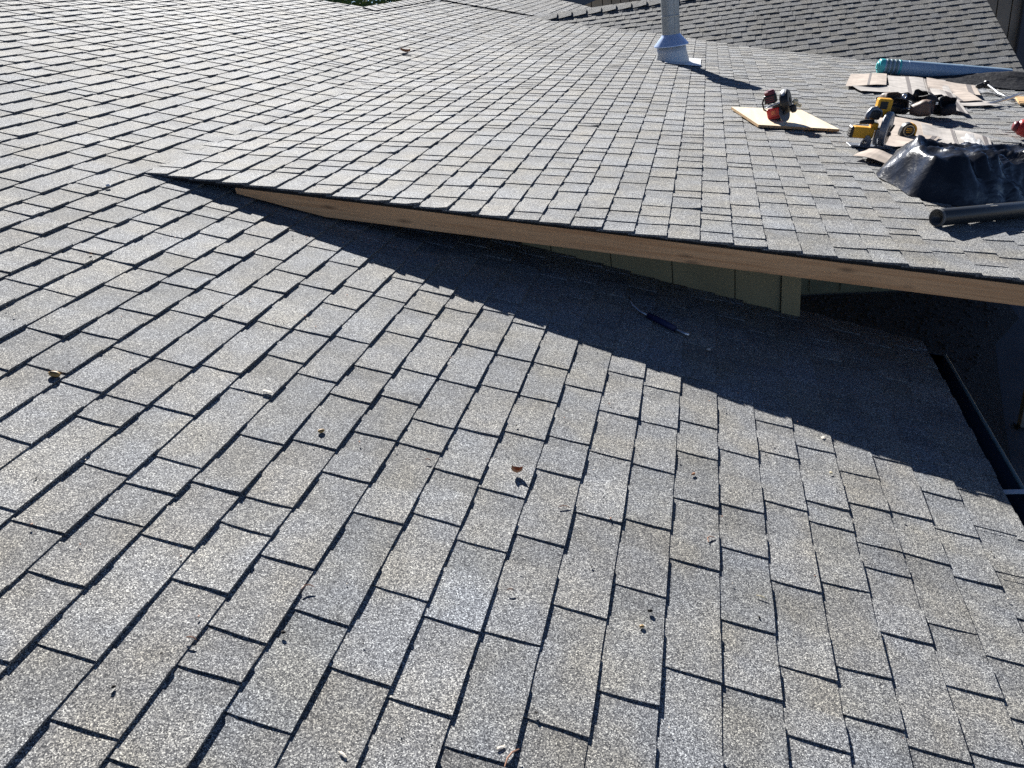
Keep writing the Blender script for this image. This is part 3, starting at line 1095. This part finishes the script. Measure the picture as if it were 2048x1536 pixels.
# ------------------------------------------------------------------ upturned shingles lying about
def upturned(corners, label, m, h, strips, curl=0.0, sag=.006):
    """a loose shingle, back side up: bowed sheet with sealant strips crossing it; corners a b c d in (t, y)"""
    nu, nv = 9, 7
    a, b, c, d = [Vector((p[0], p[1])) for p in corners]
    ctr = roof2((a.x + b.x + c.x + d.x) / 4, (a.y + b.y + c.y + d.y) / 4)
    rg = random.Random(hash(label) % 9999 if False else len(label) * 37 + int(h * 1000))
    ph = rg.uniform(0, 6)
    def P(u, v, dh):
        q = (a * (1 - u) + b * u) * (1 - v) + (d * (1 - u) + c * u) * v
        bow = sag * (math.sin(u * 5 + ph) + .6 * math.sin(v * 4 + ph * 2)) + curl * (1 - v) ** 3 * (0.3 + u) * 0 + curl * max(0, v - .6) ** 2 * 6
        return roof2(q.x, q.y, h + bow + sag * 1.6 + dh) - ctr
    bm = bmesh.new()
    top = [[bm.verts.new(P(i / (nu - 1), j / (nv - 1), .003)) for j in range(nv)] for i in range(nu)]
    bot = [[bm.verts.new(P(i / (nu - 1), j / (nv - 1), 0)) for j in range(nv)] for i in range(nu)]
    for i in range(nu - 1):
        for j in range(nv - 1):
            bm.faces.new((top[i][j], top[i + 1][j], top[i + 1][j + 1], top[i][j + 1]))
            bm.faces.new((bot[i][j], bot[i][j + 1], bot[i + 1][j + 1], bot[i + 1][j]))
    for i in range(nu - 1):
        bm.faces.new((top[i][0], bot[i][0], bot[i + 1][0], top[i + 1][0]))
        bm.faces.new((top[i][-1], top[i + 1][-1], bot[i + 1][-1], bot[i][-1]))
    for j in range(nv - 1):
        bm.faces.new((top[0][j], top[0][j + 1], bot[0][j + 1], bot[0][j]))
        bm.faces.new((top[-1][j], bot[-1][j], bot[-1][j + 1], top[-1][j + 1]))
    o = mesh_obj('loose_shingle', bm, m)
    o.location = ctr
    tag(o, label, 'shingle', 'loose shingles lying upside down on the porch roof')
    for u0, u1 in strips:
        bm = bmesh.new()
        q = [[bm.verts.new(P(u, j / (nv - 1), .0042)) for j in range(nv)] for u in (u0, u1)]
        for j in range(nv - 1):
            bm.faces.new((q[0][j], q[1][j], q[1][j + 1], q[0][j + 1]))
        mesh_obj('sealant_strip', bm, M['sealant'], o)
    return o
bk, bk2 = M['backing'], M['backing2']
upturned([(4.08, 8.45), (4.50, 8.70), (4.69, 9.68), (4.29, 9.50)], 'upturned tan shingle with an orange stained left edge, left end of the spread', bk, .022, [(.52, .58)])
upturned([(4.20, 8.25), (4.60, 8.45), (4.55, 8.75), (4.15, 8.52)], 'ragged strip of shingle poking out under the stained tan sheet', bk2, .013, [])
upturned([(4.44, 8.15), (4.74, 8.03), (5.05, 9.62), (4.70, 9.68)], 'upturned grey tan shingle with two dark strips above the tool belt', bk2, .016, [(.50, .60)])
upturned([(4.73, 8.03), (4.99, 8.10), (5.26, 9.55), (5.04, 9.62)], 'upturned shingle between the twin strip sheet and the curled one', bk2, .018, [(.12, .26)])
upturned([(4.90, 8.75), (5.33, 8.55), (5.48, 9.25), (5.06, 9.52)], 'tan shingle scrap tucked just below the dark film of the blue roll', bk, .026, [(.8, .9)])
upturned([(4.76, 7.52), (4.92, 7.40), (5.04, 8.35), (4.88, 8.62)], 'narrow curled shingle hanging down at the right end of the tool belt', bk2, .026, [(.6, .85)], .02)
upturned([(4.95, 8.05), (5.24, 8.18), (5.28, 8.95), (4.98, 8.85)], 'pinkish shingle with a diagonal strip near the flat pry bar', bk, .020, [(.28, .38)])
upturned([(5.0, 7.86), (5.36, 8.02), (5.30, 8.28), (4.98, 8.15)], 'thin shingle layer sticking out below the pinkish sheet', bk2, .012, [])
upturned([(4.02, 6.12), (4.38, 6.22), (4.50, 6.82), (4.10, 7.02)], 'upturned pink tan shingle beneath the tape measure', bk, .012, [])
upturned([(3.93, 5.68), (4.22, 5.80), (4.42, 6.24), (4.00, 6.16)], 'tan shingle between the yellow saw and the black plastic with a grey corner strip', bk, .016, [(.86, .94)])
upturned([(4.24, 5.90), (4.48, 5.98), (4.60, 6.62), (4.40, 6.76)], 'greyer upturned shingle right of the tape measure', bk2, .014, [(.9, .98)])
upturned([(4.47, 5.98), (4.72, 6.05), (4.80, 6.42), (4.60, 6.66)], 'pale shingle at the right end of the lower spread', bk2, .012, [(.8, .92)])
upturned([(3.66, 5.24), (3.90, 5.12), (3.96, 5.40), (3.80, 5.50)], 'small curled tan shingle scrap at the left corner of the black plastic', bk, .014, [], .01, .009)

# ------------------------------------------------------------------ tool belt
tb = thing('tool_belt', 'worn black and brown tool belt with pouches dumped on the upturned shingles', 'tool belt', porch_frame(4.44, 7.22, R(2), .03))
def pouch(c, s, m, yaw, tilt, seed):
    rot = Matrix.Rotation(R(yaw), 3, 'Z') @ Matrix.Rotation(R(tilt), 3, 'X')
    bm = bmesh.new()
    nu, nv = 18, 9
    rows = []
    for j in range(nv):
        f = j / (nv - 1)
        row = []
        for i in range(nu):
            a = 2 * math.pi * i / nu
            ca, sa = math.cos(a), math.sin(a)
            ex = .55
            x = s[0] * (abs(ca) ** ex) * (1 if ca > 0 else -1) * (.82 + .22 * math.sin(f * 3.0))
            yv = s[1] * (abs(sa) ** ex) * (1 if sa > 0 else -1) * (.55 + .5 * math.sin(f * 2.6))
            p = Vector((x, yv, s[2] * (f - .5) * 2))
            p *= 1 + .16 * noise.noise(p * 22 + Vector((seed, 0, 0)))
            row.append(bm.verts.new(rot @ p + Vector(c)))
        rows.append(row)
    for r0, r1 in zip(rows, rows[1:]):
        for i in range(nu):
            bm.faces.new((r0[i], r0[(i + 1) % nu], r1[(i + 1) % nu], r1[i]))
    bm.faces.new(rows[0][::-1])
    inner = [bm.verts.new(v.co * .92 + Vector(c) * .08 - rot @ Vector((0, 0, .006))) for v in rows[-1]]
    floor = [bm.verts.new(v.co * .9 + Vector(c) * .1 - rot @ Vector((0, 0, s[2] * .9))) for v in rows[-1]]
    for i in range(nu):
        k = (i + 1) % nu
        bm.faces.new((rows[-1][i], rows[-1][k], inner[k], inner[i]))
        bm.faces.new((inner[i], inner[k], floor[k], floor[i]))
    bm.faces.new(floor)
    return mesh_obj('pouch', bm, m, tb, True)
pouch((-.21, .03, .075), (.075, .055, .085), M['leather'], 20, 62, 1)
pouch((-.14, -.05, .055), (.07, .05, .075), M['blackleather'], -15, 70, 2)
pouch((.03, -.09, .055), (.09, .06, .08), M['leather'], 65, 74, 3)
pouch((.10, .05, .085), (.10, .06, .10), M['blackleather'], -70, 60, 4)
pouch((.22, .02, .065), (.075, .06, .085), M['blackleather'], 10, 55, 5)
pouch((.24, -.05, .055), (.05, .04, .06), M['blackleather'], 80, 70, 6)
def strap(path, wd, th, m, name='belt_strap'):
    bm = bmesh.new()
    path = [Vector(p) for p in path]
    prev = None
    for i, p in enumerate(path):
        d = (path[min(i + 1, len(path) - 1)] - path[max(i - 1, 0)]).normalized()
        n = Vector((0, 0, 1)) - d * d.z
        n = n.normalized()
        sd = d.cross(n)
        lean = .5
        wv = (n * lean + sd * (1 - lean)).normalized()
        tv = d.cross(wv)
        ring = [bm.verts.new(p + wv * a * wd / 2 + tv * b * th / 2) for a, b in ((-1, -1), (1, -1), (1, 1), (-1, 1))]
        if prev:
            for k in range(4):
                bm.faces.new((prev[k], prev[(k + 1) % 4], ring[(k + 1) % 4], ring[k]))
        else:
            bm.faces.new(ring)
        prev = ring
    bm.faces.new(prev)
    return mesh_obj(name, bm, m, tb)
loop = [(-.19 + .13 * math.cos(a), -.06 + .07 * math.sin(a), .05 + .045 * math.sin(a * .5 + 1)) for a in (2.4 + k * 5.2 / 18 for k in range(19))]
strap(loop, .05, .006, M['blackleather'])
strap([(.26 - k * .055, .08 + .03 * math.sin(k * .9), .10 + .03 * math.sin(k * 1.3)) for k in range(10)], .05, .006, M['blackleather'])
strap([(-.30 + k * .02, .02 + .02 * math.sin(k), .03 + .05 * math.sin(k * .5)) for k in range(9)], .04, .006, mat('worn_green_webbing', (.07, .12, .09), .7))
strap([(-.05 + k * .03, .0 + .03 * math.sin(k * 1.1), .13 + .015 * math.sin(k * 2)) for k in range(9)], .035, .006, M['blackleather'])
bm = bmesh.new()
tube(bm, [(-.13, .0, .12), (-.03, -.09, .075)], .004, 6)
tube(bm, [(-.12, -.12, .045), (-.02, -.115, .06)], .006, 6)
mesh_obj('nail_puller', bm, M['steel'], tb)
bm = bmesh.new()
lathe(bm, (-.10, .02, .12), (.2, -.8, .3), [(0, .02), (.005, .022), (.01, .02), (.01, .012), (0, .012), (0, .02)], 16)
mesh_obj('buckle', bm, M['steel'], tb)
bm = bmesh.new()
box(bm, (.14, -.065, .1), (.018, .004, .022))
mesh_obj('buckle', bm, M['steel'], tb)

# ------------------------------------------------------------------ underlay roll with torn dark film
roll = thing('underlay_roll', 'long blue grey roll of roof underlay with a bright teal end, lying below the valley', 'roll')
ra, rb_ = roof2(4.64, 9.93, .085), roof2(6.02, 10.02, .080)
ax = (rb_ - ra).normalized()
bm = bmesh.new()
lathe(bm, ra, ax, [(.0, .0355), (.0, .0695), (.012, .0758), (.30, .0774), (.302, .0790), (.85, .0790), (.86, .0806), (.88, .0806), (.885, .0790), ((rb_ - ra).length, .0758), ((rb_ - ra).length, .0395), (.0, .0355)], 30)
mesh_obj('rolled_sheet', bm, M['rollgrey'], roll, False)
bm = bmesh.new()
lathe(bm, ra - ax * .006, ax, [(0, .0379), (0, .0664), (.006, .0743), (.03, .0782), (.055, .0774)], 30)
mesh_obj('teal_end', bm, M['teal'], roll, True)
bm = bmesh.new()
lathe(bm, ra - ax * .02, ax, [(.0, .0237), (0, .0435), (.02, .0474), (.06, .0395)], 24)
mesh_obj('teal_core', bm, M['teal'], roll, True)
bm = bmesh.new()
lathe(bm, ra + ax * .20, ax, [(0, .0778), (.001, .0802), (.022, .0802), (.023, .0778)], 30)
mesh_obj('teal_strap', bm, M['teal'], roll, True)
for k in (.065, .11, .155):
    bm = bmesh.new()
    lathe(bm, ra + ax * k, ax, [(0, .0778), (.004, .0814), (.026, .0814), (.03, .0778)], 30)
    mesh_obj('wrap_band', bm, M['rolledge'], roll, True)
# film peeled off the near side
bm = bmesh.new()
nu, nv = 40, 16
g = []
for i in range(nu):
    u = i / (nu - 1)
    row = []
    for j in range(nv):
        v = j / (nv - 1)
        t = 5.12 + u * 1.7
        ytop = 9.875 - .02 * u
        front = 9.60 - .22 * math.sin(min(1, u * 1.5) * math.pi * .75) + .02 * math.sin(u * 23)
        yy = ytop + (front - ytop) * v
        hr = .135 * min(1, u * 2.0) if u < .58 else .135 * max(0.0, 1 - (u - .58) / .16)
        if u > .52:
            yy = yy + .12 * (u - .52)
        hh = .012 + max(hr, .0) * (1 - v) ** 1.35 + .022 * abs(noise.noise(Vector((u * 9, v * 5, 2)))) * (1 - abs(2 * v - 1) * .5)
        row.append(bm.verts.new(roof2(t, yy, hh) ))
    g.append(row)
for i in range(nu - 1):
    for j in range(nv - 1):
        bm.faces.new((g[i][j], g[i + 1][j], g[i + 1][j + 1], g[i][j + 1]))
fo = mesh_obj('film_wrap', bm, M['film'], roll, True)
so = fo.modifiers.new('thickness', 'SOLIDIFY')
so.thickness = .002

# ------------------------------------------------------------------ black plastic heap
bag_o = roof2(4.55, 5.25)
bm = bmesh.new()
OUT = [(3.74, 4.86), (3.84, 4.46), (4.06, 4.36), (4.55, 4.62), (5.45, 5.25), (5.75, 5.66), (5.3, 5.86), (4.22, 5.42), (3.86, 5.22)]
CT = (4.55, 5.06)
def reach(a):
    """distance from the middle of the heap to its outline in direction a"""
    dx, dy = math.cos(a), math.sin(a)
    best = 9
    for (x0, y0), (x1, y1) in zip(OUT, OUT[1:] + OUT[:1]):
        ex, ey = x1 - x0, y1 - y0
        den = dx * ey - dy * ex
        if abs(den) < 1e-9:
            continue
        r_ = ((x0 - CT[0]) * ey - (y0 - CT[1]) * ex) / den
        u_ = ((x0 - CT[0]) * dy - (y0 - CT[1]) * dx) / den
        if r_ > 0 and -1e-6 <= u_ <= 1 + 1e-6:
            best = min(best, r_)
    return best
NU, NV = 180, 60
rgb = random.Random(4)
rows = []
def sharp(p, k):
    return max(0.0, 1 - abs(noise.noise(p)) * k)
for j in range(NV + 1):
    row = []
    for i in range(NU):
        a = 2 * math.pi * (i + (rgb.uniform(-.25, .25) if 0 < j < NV else 0)) / NU
        Rr = sum(reach(a + da) for da in (-.06, -.03, 0, .03, .06)) / 5 * (1 + .035 * noise.noise(Vector((math.cos(a) * 4, math.sin(a) * 4, 1))))
        f = min(1, max(0, (j + (rgb.uniform(-.25, .25) if 0 < j < NV else 0)) / NV)) ** .8
        t, y = CT[0] + math.cos(a) * Rr * f, CT[1] + math.sin(a) * Rr * f
        q = Vector((t, y, 1.3))
        wq = q + Vector((noise.noise(q * 2.1), noise.noise(q * 2.1 + Vector((9, 0, 0))), 0)) * .16
        # stiff facets: the lowest of a few tilted planes
        front = 4.36 + max(0, t - 4.05) * .62
        pl = [(y - front) * 1.15 + .01, (t - 3.72) * .95 - (y - 4.9) * .22, .175 - (t - 3.95) * .030 + (4.95 - y) * .10,
              .25 - (y - 4.8 - (t - 4.0) * .42) * .36 - .03 * (t - 4), (1 - f) * Rr * 2.3]
        base = max(0.0, min(pl))
        e = min(1, (1 - f) * 5)
        vor = noise.voronoi(Vector((wq.x * 3.6 + wq.y * 2.2, wq.y * 4.6, .4)))[0]
        v2 = noise.voronoi(Vector((wq.x * 7.5, wq.y * 6.0 + wq.x * 3, 2.4)))[0]
        lw = Vector((wq.x * 1.5 + wq.y * 2.4, wq.y * 1.0 - wq.x * .7, 5))
        fold = -.095 * min(.5, vor[1] - vor[0]) + .050 * (vor[0] - .3) - .034 * min(.5, v2[1] - v2[0]) + .03
        fold += .026 * sharp(lw, 5) + .011 * sharp(lw * 2.3 + Vector((3, 0, 0)), 3) + .005 * sharp(wq * 9, 3)
        h = max(base + fold * e, .010 + .004 * noise.noise(q * 9))
        row.append(bm.verts.new(roof2(t, y, h if j < NV else .008) - bag_o))
        if j == 0:
            break
    rows.append(row)
for i in range(NU):
    bm.faces.new((rows[0][0], rows[1][i], rows[1][(i + 1) % NU]))
for r0, r1 in zip(rows[1:], rows[2:]):
    for i in range(NU):
        k = (i + 1) % NU
        if rgb.random() < .5:
            bm.faces.new((r0[i], r1[i], r1[k]))
            bm.faces.new((r0[i], r1[k], r0[k]))
        else:
            bm.faces.new((r0[i], r1[i], r0[k]))
            bm.faces.new((r1[i], r1[k], r0[k]))
bag = mesh_obj('plastic_sheet_heap', bm, M['bag'], None, True)
bag.location = bag_o
tag(bag, 'crumpled glossy black plastic sheeting heaped behind the dark pipe', 'plastic sheet')

# dark pipe in front of it
pa, pb = roof2(3.835, 3.935, .052), roof2(5.36, 5.02, .048)
pipe = thing('plastic_pipe', 'black plastic pipe lying in front of the black sheeting, its open end pointing left', 'pipe')
ax = (pb - pa).normalized()
bm = bmesh.new()
ln = (pb - pa).length
lathe(bm, pa, ax, [(.03, .001), (.02, .024), (.002, .035), (.004, .039), (.012, .041), (ln, .041), (ln, .032)], 32)
mesh_obj('tube_body', bm, M['tube'], pipe, False)
for p in pipe.children[0].data.polygons:
    p.use_smooth = True
bm = bmesh.new()
lathe(bm, pa - ax * .0015, ax, [(.006, .039), (.005, .041), (.012, .0422), (.02, .0412)], 32)
mesh_obj('cut_end', bm, M['cutdull'], pipe)
bm = bmesh.new()
xx, yy2, zz = fr((0, 0, 0), ax)
for k in range(5):
    a0 = 0
pq = pa + ax * .34
up2 = (N2 - ax * N2.dot(ax)).normalized()
sd = ax.cross(up2)
vs = []
for u, vv in ((0, -.35), (0, .35), (.05, .35), (.05, -.35)):
    vs.append(bm.verts.new(pq + ax * u + (up2 * math.cos(vv) + sd * math.sin(vv)) * .0418))
bm.faces.new(vs)
mesh_obj('sticker', bm, M['tubecut'], pipe)

# ------------------------------------------------------------------ hand tools at the right
ham = thing('hammer', 'steel shafted hammer with a black head lying right of the tool belt', 'hammer', porch_frame(5.52, 9.08, R(-80), .03))
bm = bmesh.new()
tube(bm, [(0, 0, .055), (.30, -.01, .012), (.62, -.02, .0)], [.011, .011, .013], 8)
mesh_obj('shaft', bm, M['steel'], ham, True)
bm = bmesh.new()
box(bm, (-.01, 0, .05), (.045, .05, .07), bev=.01)
box(bm, (-.015, -.055, .03), (.035, .07, .05), Matrix.Rotation(R(25), 3, 'X'), .008)
mesh_obj('head', bm, M['black'], ham)

pry = thing('flat_pry_bar', 'flat grey steel pry bar with a hooked end beside the hammer', 'pry bar', Matrix.Identity(4))
bm = bmesh.new()
path = [roof2(5.13, 7.93, .015), roof2(5.30, 8.12, .03), roof2(5.50, 8.36, .05), roof2(5.58, 8.44, .07), roof2(5.64, 8.48, .09), roof2(5.69, 8.47, .095), roof2(5.705, 8.42, .075), roof2(5.70, 8.36, .03), roof2(5.69, 8.33, .008)]
prev = None
for i, p in enumerate(path):
    d = (path[min(i + 1, 8)] - path[max(i - 1, 0)]).normalized()
    sd = d.cross(N2).normalized()
    if abs(d.dot(N2)) > .8:
        sd = Vector((0, 1, 0)).cross(d).normalized()
    n = sd.cross(d)
    wd = .018 if 0 < i < 7 else .024
    ring = [bm.verts.new(p + sd * a * wd + n * b * .005) for a, b in ((-1, -1), (1, -1), (1, 1), (-1, 1))]
    if prev:
        for k in range(4):
            bm.faces.new((prev[k], prev[(k + 1) % 4], ring[(k + 1) % 4], ring[k]))
    else:
        bm.faces.new(ring)
    prev = ring
bm.faces.new(prev)
mesh_obj('bar', bm, M['steel'], pry)

sc = quad_board('wood_scrap', [(5.60, 8.30), (6.0, 8.45), (6.06, 8.92), (5.70, 8.74)], .018, .014, M['scrap'])
tag(sc, 'small orange tan wood offcut at the right edge beyond the pry bar', 'wood scrap')

def film(name, t, y, wd, dp, ht, seed, label):
    c = roof2(t, y)
    bm = bmesh.new()
    n = 12
    g = [[bm.verts.new(roof2(t + wd * (i / n - .5) * (1 + .2 * noise.noise(Vector((j * .6, seed, 0)))), y + dp * (j / n - .5), .02 + ht * max(0, (1 - 2 * abs(i / n - .5))) * (.5 + abs(noise.noise(Vector((i * .7, j * .7, seed)))) * 1.6)) - c) for j in range(n + 1)] for i in range(n + 1)]
    for i in range(n):
        for j in range(n):
            bm.faces.new((g[i][j], g[i + 1][j], g[i + 1][j + 1], g[i][j + 1]))
    o = mesh_obj(name, bm, M['clear'], None, True)
    o.location = c
    tag(o, label, 'plastic scrap', 'clear plastic scraps')
film('plastic_scrap', 5.47, 8.98, .26, .35, .03, 3, 'crumpled clear plastic beside the hammer head')
film('plastic_scrap', 4.62, 6.13, .10, .36, .05, 8, 'curled strip of clear plastic behind the black sheeting')

rt = thing('red_power_tool', 'red power tool cut off by the right edge of the view', 'power tool', porch_frame(5.16, 6.62, R(-6), .085))
bm = bmesh.new()
lathe(bm, (-.13, 0, .0), (1, 0, -.05), [(0, .001), (0, .035), (.02, .055), (.07, .068), (.10, .068), (.105, .072), (.17, .078), (.22, .076), (.28, .06), (.28, .001)], 20)
box(bm, (.12, -.02, -.03), (.14, .08, .10), bev=.02, seg=2)
o = mesh_obj('housing', bm, M['red'], rt, True)
bm = bmesh.new()
lathe(bm, (-.155, 0, .001), (1, 0, -.05), [(0, .001), (0, .03), (.025, .04), (.03, .03)], 18)
mesh_obj('chuck', bm, M['darkred'], rt, True)
bm = bmesh.new()
lathe(bm, (-.062, 0, -.004), (1, 0, -.05), [(0, .067), (.002, .070), (.022, .0705), (.024, .067)], 24)
mesh_obj('metal_band', bm, M['lightgrey'], rt, True)
bm = bmesh.new()
for k in range(4):
    box(bm, (.02 + k * .03, -.074, .018), (.012, .006, .03), bev=.002)
mesh_obj('vent_slots', bm, M['black'], rt)
bm = bmesh.new()
tube(bm, [(.16, 0, -.03), (.21, -.06, -.06), (.27, -.14, -.062)], [.034, .032, .036], 12)
mesh_obj('handle', bm, M['black'], rt, True)

# ------------------------------------------------------------------ pry bar in the shade of the eave
cp = thing('blue_handled_pry_bar', 'slim pry bar with a blue grip lying in the shade below the timber edge', 'pry bar')
pp = [roof1(.075, 3.275, .050), roof1(.10, 3.25, .028), roof1(.135, 3.222, .020), roof1(.18, 3.196, .020)]
qq = [roof1(.176, 3.198, .021), roof1(.24, 3.163, .023), roof1(.304, 3.132, .021)]
ee = [roof1(.302, 3.131, .02), roof1(.34, 3.121, .018), roof1(.366, 3.113, .018)]
bm = bmesh.new()
tube(bm, pp, [.003, .005, .0065, .007], 10)
mesh_obj('claw', bm, M['steel'], cp, True)
bm = bmesh.new()
tube(bm, qq, [.0135, .0145, .0125], 12)
mesh_obj('grip', bm, M['blue'], cp, True)
bm = bmesh.new()
tube(bm, ee, [.008, .008, .0095], 10)
mesh_obj('end', bm, M['steel'], cp, True)

# ------------------------------------------------------------------ debris on the foreground slope
def shell(s, y, ln, label, yaw):
    o = thing('acorn_shell', label, 'nut shell', front_frame(s, y, R(yaw), .017 - .22 * (.036 - ln) * 0 + ln * .05 - .006), 'nut shells on the foreground roof')
    bm = bmesh.new()
    r = bmesh.ops.create_uvsphere(bm, u_segments=14, v_segments=8, radius=1)
    for v in r['verts']:
        k = 1 + .1 * noise.noise(v.co * 3)
        v.co = Vector((v.co.x * ln * .5 * k, v.co.y * ln * .30 * k, v.co.z * ln * .24 * k))
    mesh_obj('husk', bm, M['shell'], o, True)
    bm = bmesh.new()
    r = bmesh.ops.create_uvsphere(bm, u_segments=12, v_segments=6, radius=1)
    for v in r['verts']:
        v.co = Vector((v.co.x * ln * .36, v.co.y * ln * .10 - ln * .08, v.co.z * ln * .06 + ln * .215))
    mesh_obj('hollow', bm, M['shellin'], o, True)
shell(-1.537, 1.673, .036, 'split brown nut shell on the left side of the foreground roof', 10)
shell(-.73, 1.775, .022, 'round yellow nut shell below the middle left of the roof', 50)
shell(.289, 1.395, .014, 'tiny brown nut shell next to a black crumb on the lower roof', 30)
def bit(name, s, y, size, m, label, cat, group=None, h=.006, seed=0):
    rg = random.Random(seed + int(s * 1000))
    bm = bmesh.new()
    blob(bm, (0, 0, 0), size, .35, 6, 1, seed)
    o = mesh_obj(name, bm, m)
    o.matrix_world = front_frame(s, y, rg.uniform(0, 3), h + size[2] * .6)
    return tag(o, label, cat, group)
gd = 'dark crumbs scattered on the foreground roof'
bit('crumb', .306, 1.454, (.004, .007, .005), M['crumb'], 'black crumb just above the tiny brown nut shell', 'debris', gd, .009, 1)
bit('crumb', -.493, 1.065, (.0045, .006, .004), M['crumb'], 'black crumb on the lower left part of the roof', 'debris', gd, .009, 2)
bit('crumb', -.731, .828, (.004, .005, .004), M['crumb'], 'black crumb nearest the bottom left corner', 'debris', gd, .009, 3)
bit('crumb', .589, 1.546, (.003, .004, .003), M['crumb'], 'black crumb on the lower right part of the roof', 'debris', gd, .009, 4)
bit('crumb', -1.982, 2.421, (.006, .007, .005), M['deadleaf'], 'reddish crumb left of the point where the porch roof lifts', 'debris', gd, .009, 5)
gp = 'pale chips scattered on the foreground roof'
bit('wood_chip', .884, 2.339, (.006, .005, .004), M['brass'], 'yellowish seed below the shadow edge on the right', 'debris', gp, .009, 6)
bit('wood_chip', .886, 2.563, (.012, .007, .002), M['chip'], 'pale flake near the shadow edge on the right', 'debris', gp, .009, 7)
bit('wood_chip', -.961, 1.884, (.018, .006, .003), M['chip'], 'pale sliver on the left part of the roof', 'debris', gp, .012, 8)
bit('wood_chip', -.259, .846, (.004, .013, .002), M['chip'], 'pale flake at the bottom edge left of centre', 'debris', gp, .010, 9)
bit('wood_chip', .029, .964, (.009, .004, .002), M['chip'], 'pale flake at the bottom edge near the centre', 'debris', gp, .010, 10)
bit('wood_chip', .454, 3.036, (.013, .010, .003), M['chip'], 'pale flake in the shade right of the blue gripped pry bar', 'debris', gp, .012, 11)
bit('wood_chip', .406, 2.099, (.012, .005, .003), M['deadleaf'], 'rusty flake on the right of the centre', 'debris', gp, .010, 12)
bit('wood_chip', -2.365, 3.052, (.010, .014, .006), M['white'], 'white speck beside the tip of the lifting porch edge', 'debris', gp, .012, 13)
gt = 'dry needles on the foreground roof'
def twig(s, y, ln, yaw, label, bend=.1, m='twig'):
    bm = bmesh.new()
    tube(bm, [(-ln / 2, 0, 0), (-ln * .15, ln * bend, .002), (ln * .2, ln * bend * .8, .002), (ln / 2, -ln * .05, 0)], [.0012, .0018, .0018, .001], 5)
    o = mesh_obj('dry_needle', bm, M[m])
    o.matrix_world = front_frame(s, y, R(yaw), .013)
    tag(o, label, 'needle', gt)
twig(.031, 1.752, .036, 25, 'dry needle right of centre on the roof')
twig(-.046, 1.383, .018, 20, 'short red needle below the centre')
twig(.463, 1.798, .034, 60, 'curved needle right of centre', .3)
twig(-.395, 1.785, .018, 10, 'short needle left of the curled dead leaf')
twig(.055, .95, .05, 70, 'long pale needle at the bottom edge')
twig(-.66, .98, .022, 5, 'reddish needle near the bottom left corner')
twig(-.50, 1.20, .03, 40, 'thin needle on the lower left part', .25)
twig(.60, 1.62, .03, -10, 'pale straw on the lower right part', .05, 'brass')
bm = bmesh.new()
rg = random.Random(77)
for _ in range(150):
    s_, y_ = rg.uniform(-2.6, 1.5), rg.uniform(.7, 3.2)
    z_ = rg.choice((.0018, .0022, .003))
    bmesh.ops.create_cube(bm, size=1.0, matrix=front_frame(s_, y_, rg.uniform(0, 3), .0105) @ Matrix.Diagonal((z_ * rg.uniform(1, 2.4), z_, z_, 1)))
for f in bm.faces:
    f.material_index = int(f.index // 6) % 3 if f.index >= 0 else 0
bm.faces.index_update()
for f in bm.faces:
    f.material_index = (f.index // 6) % 3
gr = mesh_obj('roof_grit', bm, [M['crumb'], M['twig'], M['chip']])
gr['kind'] = 'stuff'
# dead leaf standing on edge
def leaf_mesh(ln, wd, curl, seed):
    bm = bmesh.new()
    n = 8
    rows = []
    for i in range(n + 1):
        u = i / n
        ww = wd * math.sin(math.pi * min(.98, max(.02, u))) ** .8
        rows.append([bm.verts.new((ln * (u - .5), k * ww, curl * ((u - .5) ** 2 * 2 + k * k * .8) + .003 * noise.noise(Vector((u * 6, k * 3, seed))))) for k in (-1, -.4, .4, 1)])
    for a, b in zip(rows, rows[1:]):
        for k in range(3):
            bm.faces.new((a[k], b[k], b[k + 1], a[k + 1]))
    return bm
lf = mesh_obj('dead_leaf', leaf_mesh(.034, .009, .02, 1), M['deadleaf'], None, True)
lf.matrix_world = front_frame(-.135, 1.845, R(15), .012)
tag(lf, 'small curled orange dead leaf near the middle of the roof', 'leaf')
lf = mesh_obj('dead_leaf', leaf_mesh(.10, .028, .03, 2), M['deadleaf'], None, True)
lf.matrix_world = front_frame(-2.66, 7.95, R(25), .016)
tag(lf, 'curled brown leaf alone high on the roof left of the vent pipe', 'leaf')
print('units', n1, n2, n3)
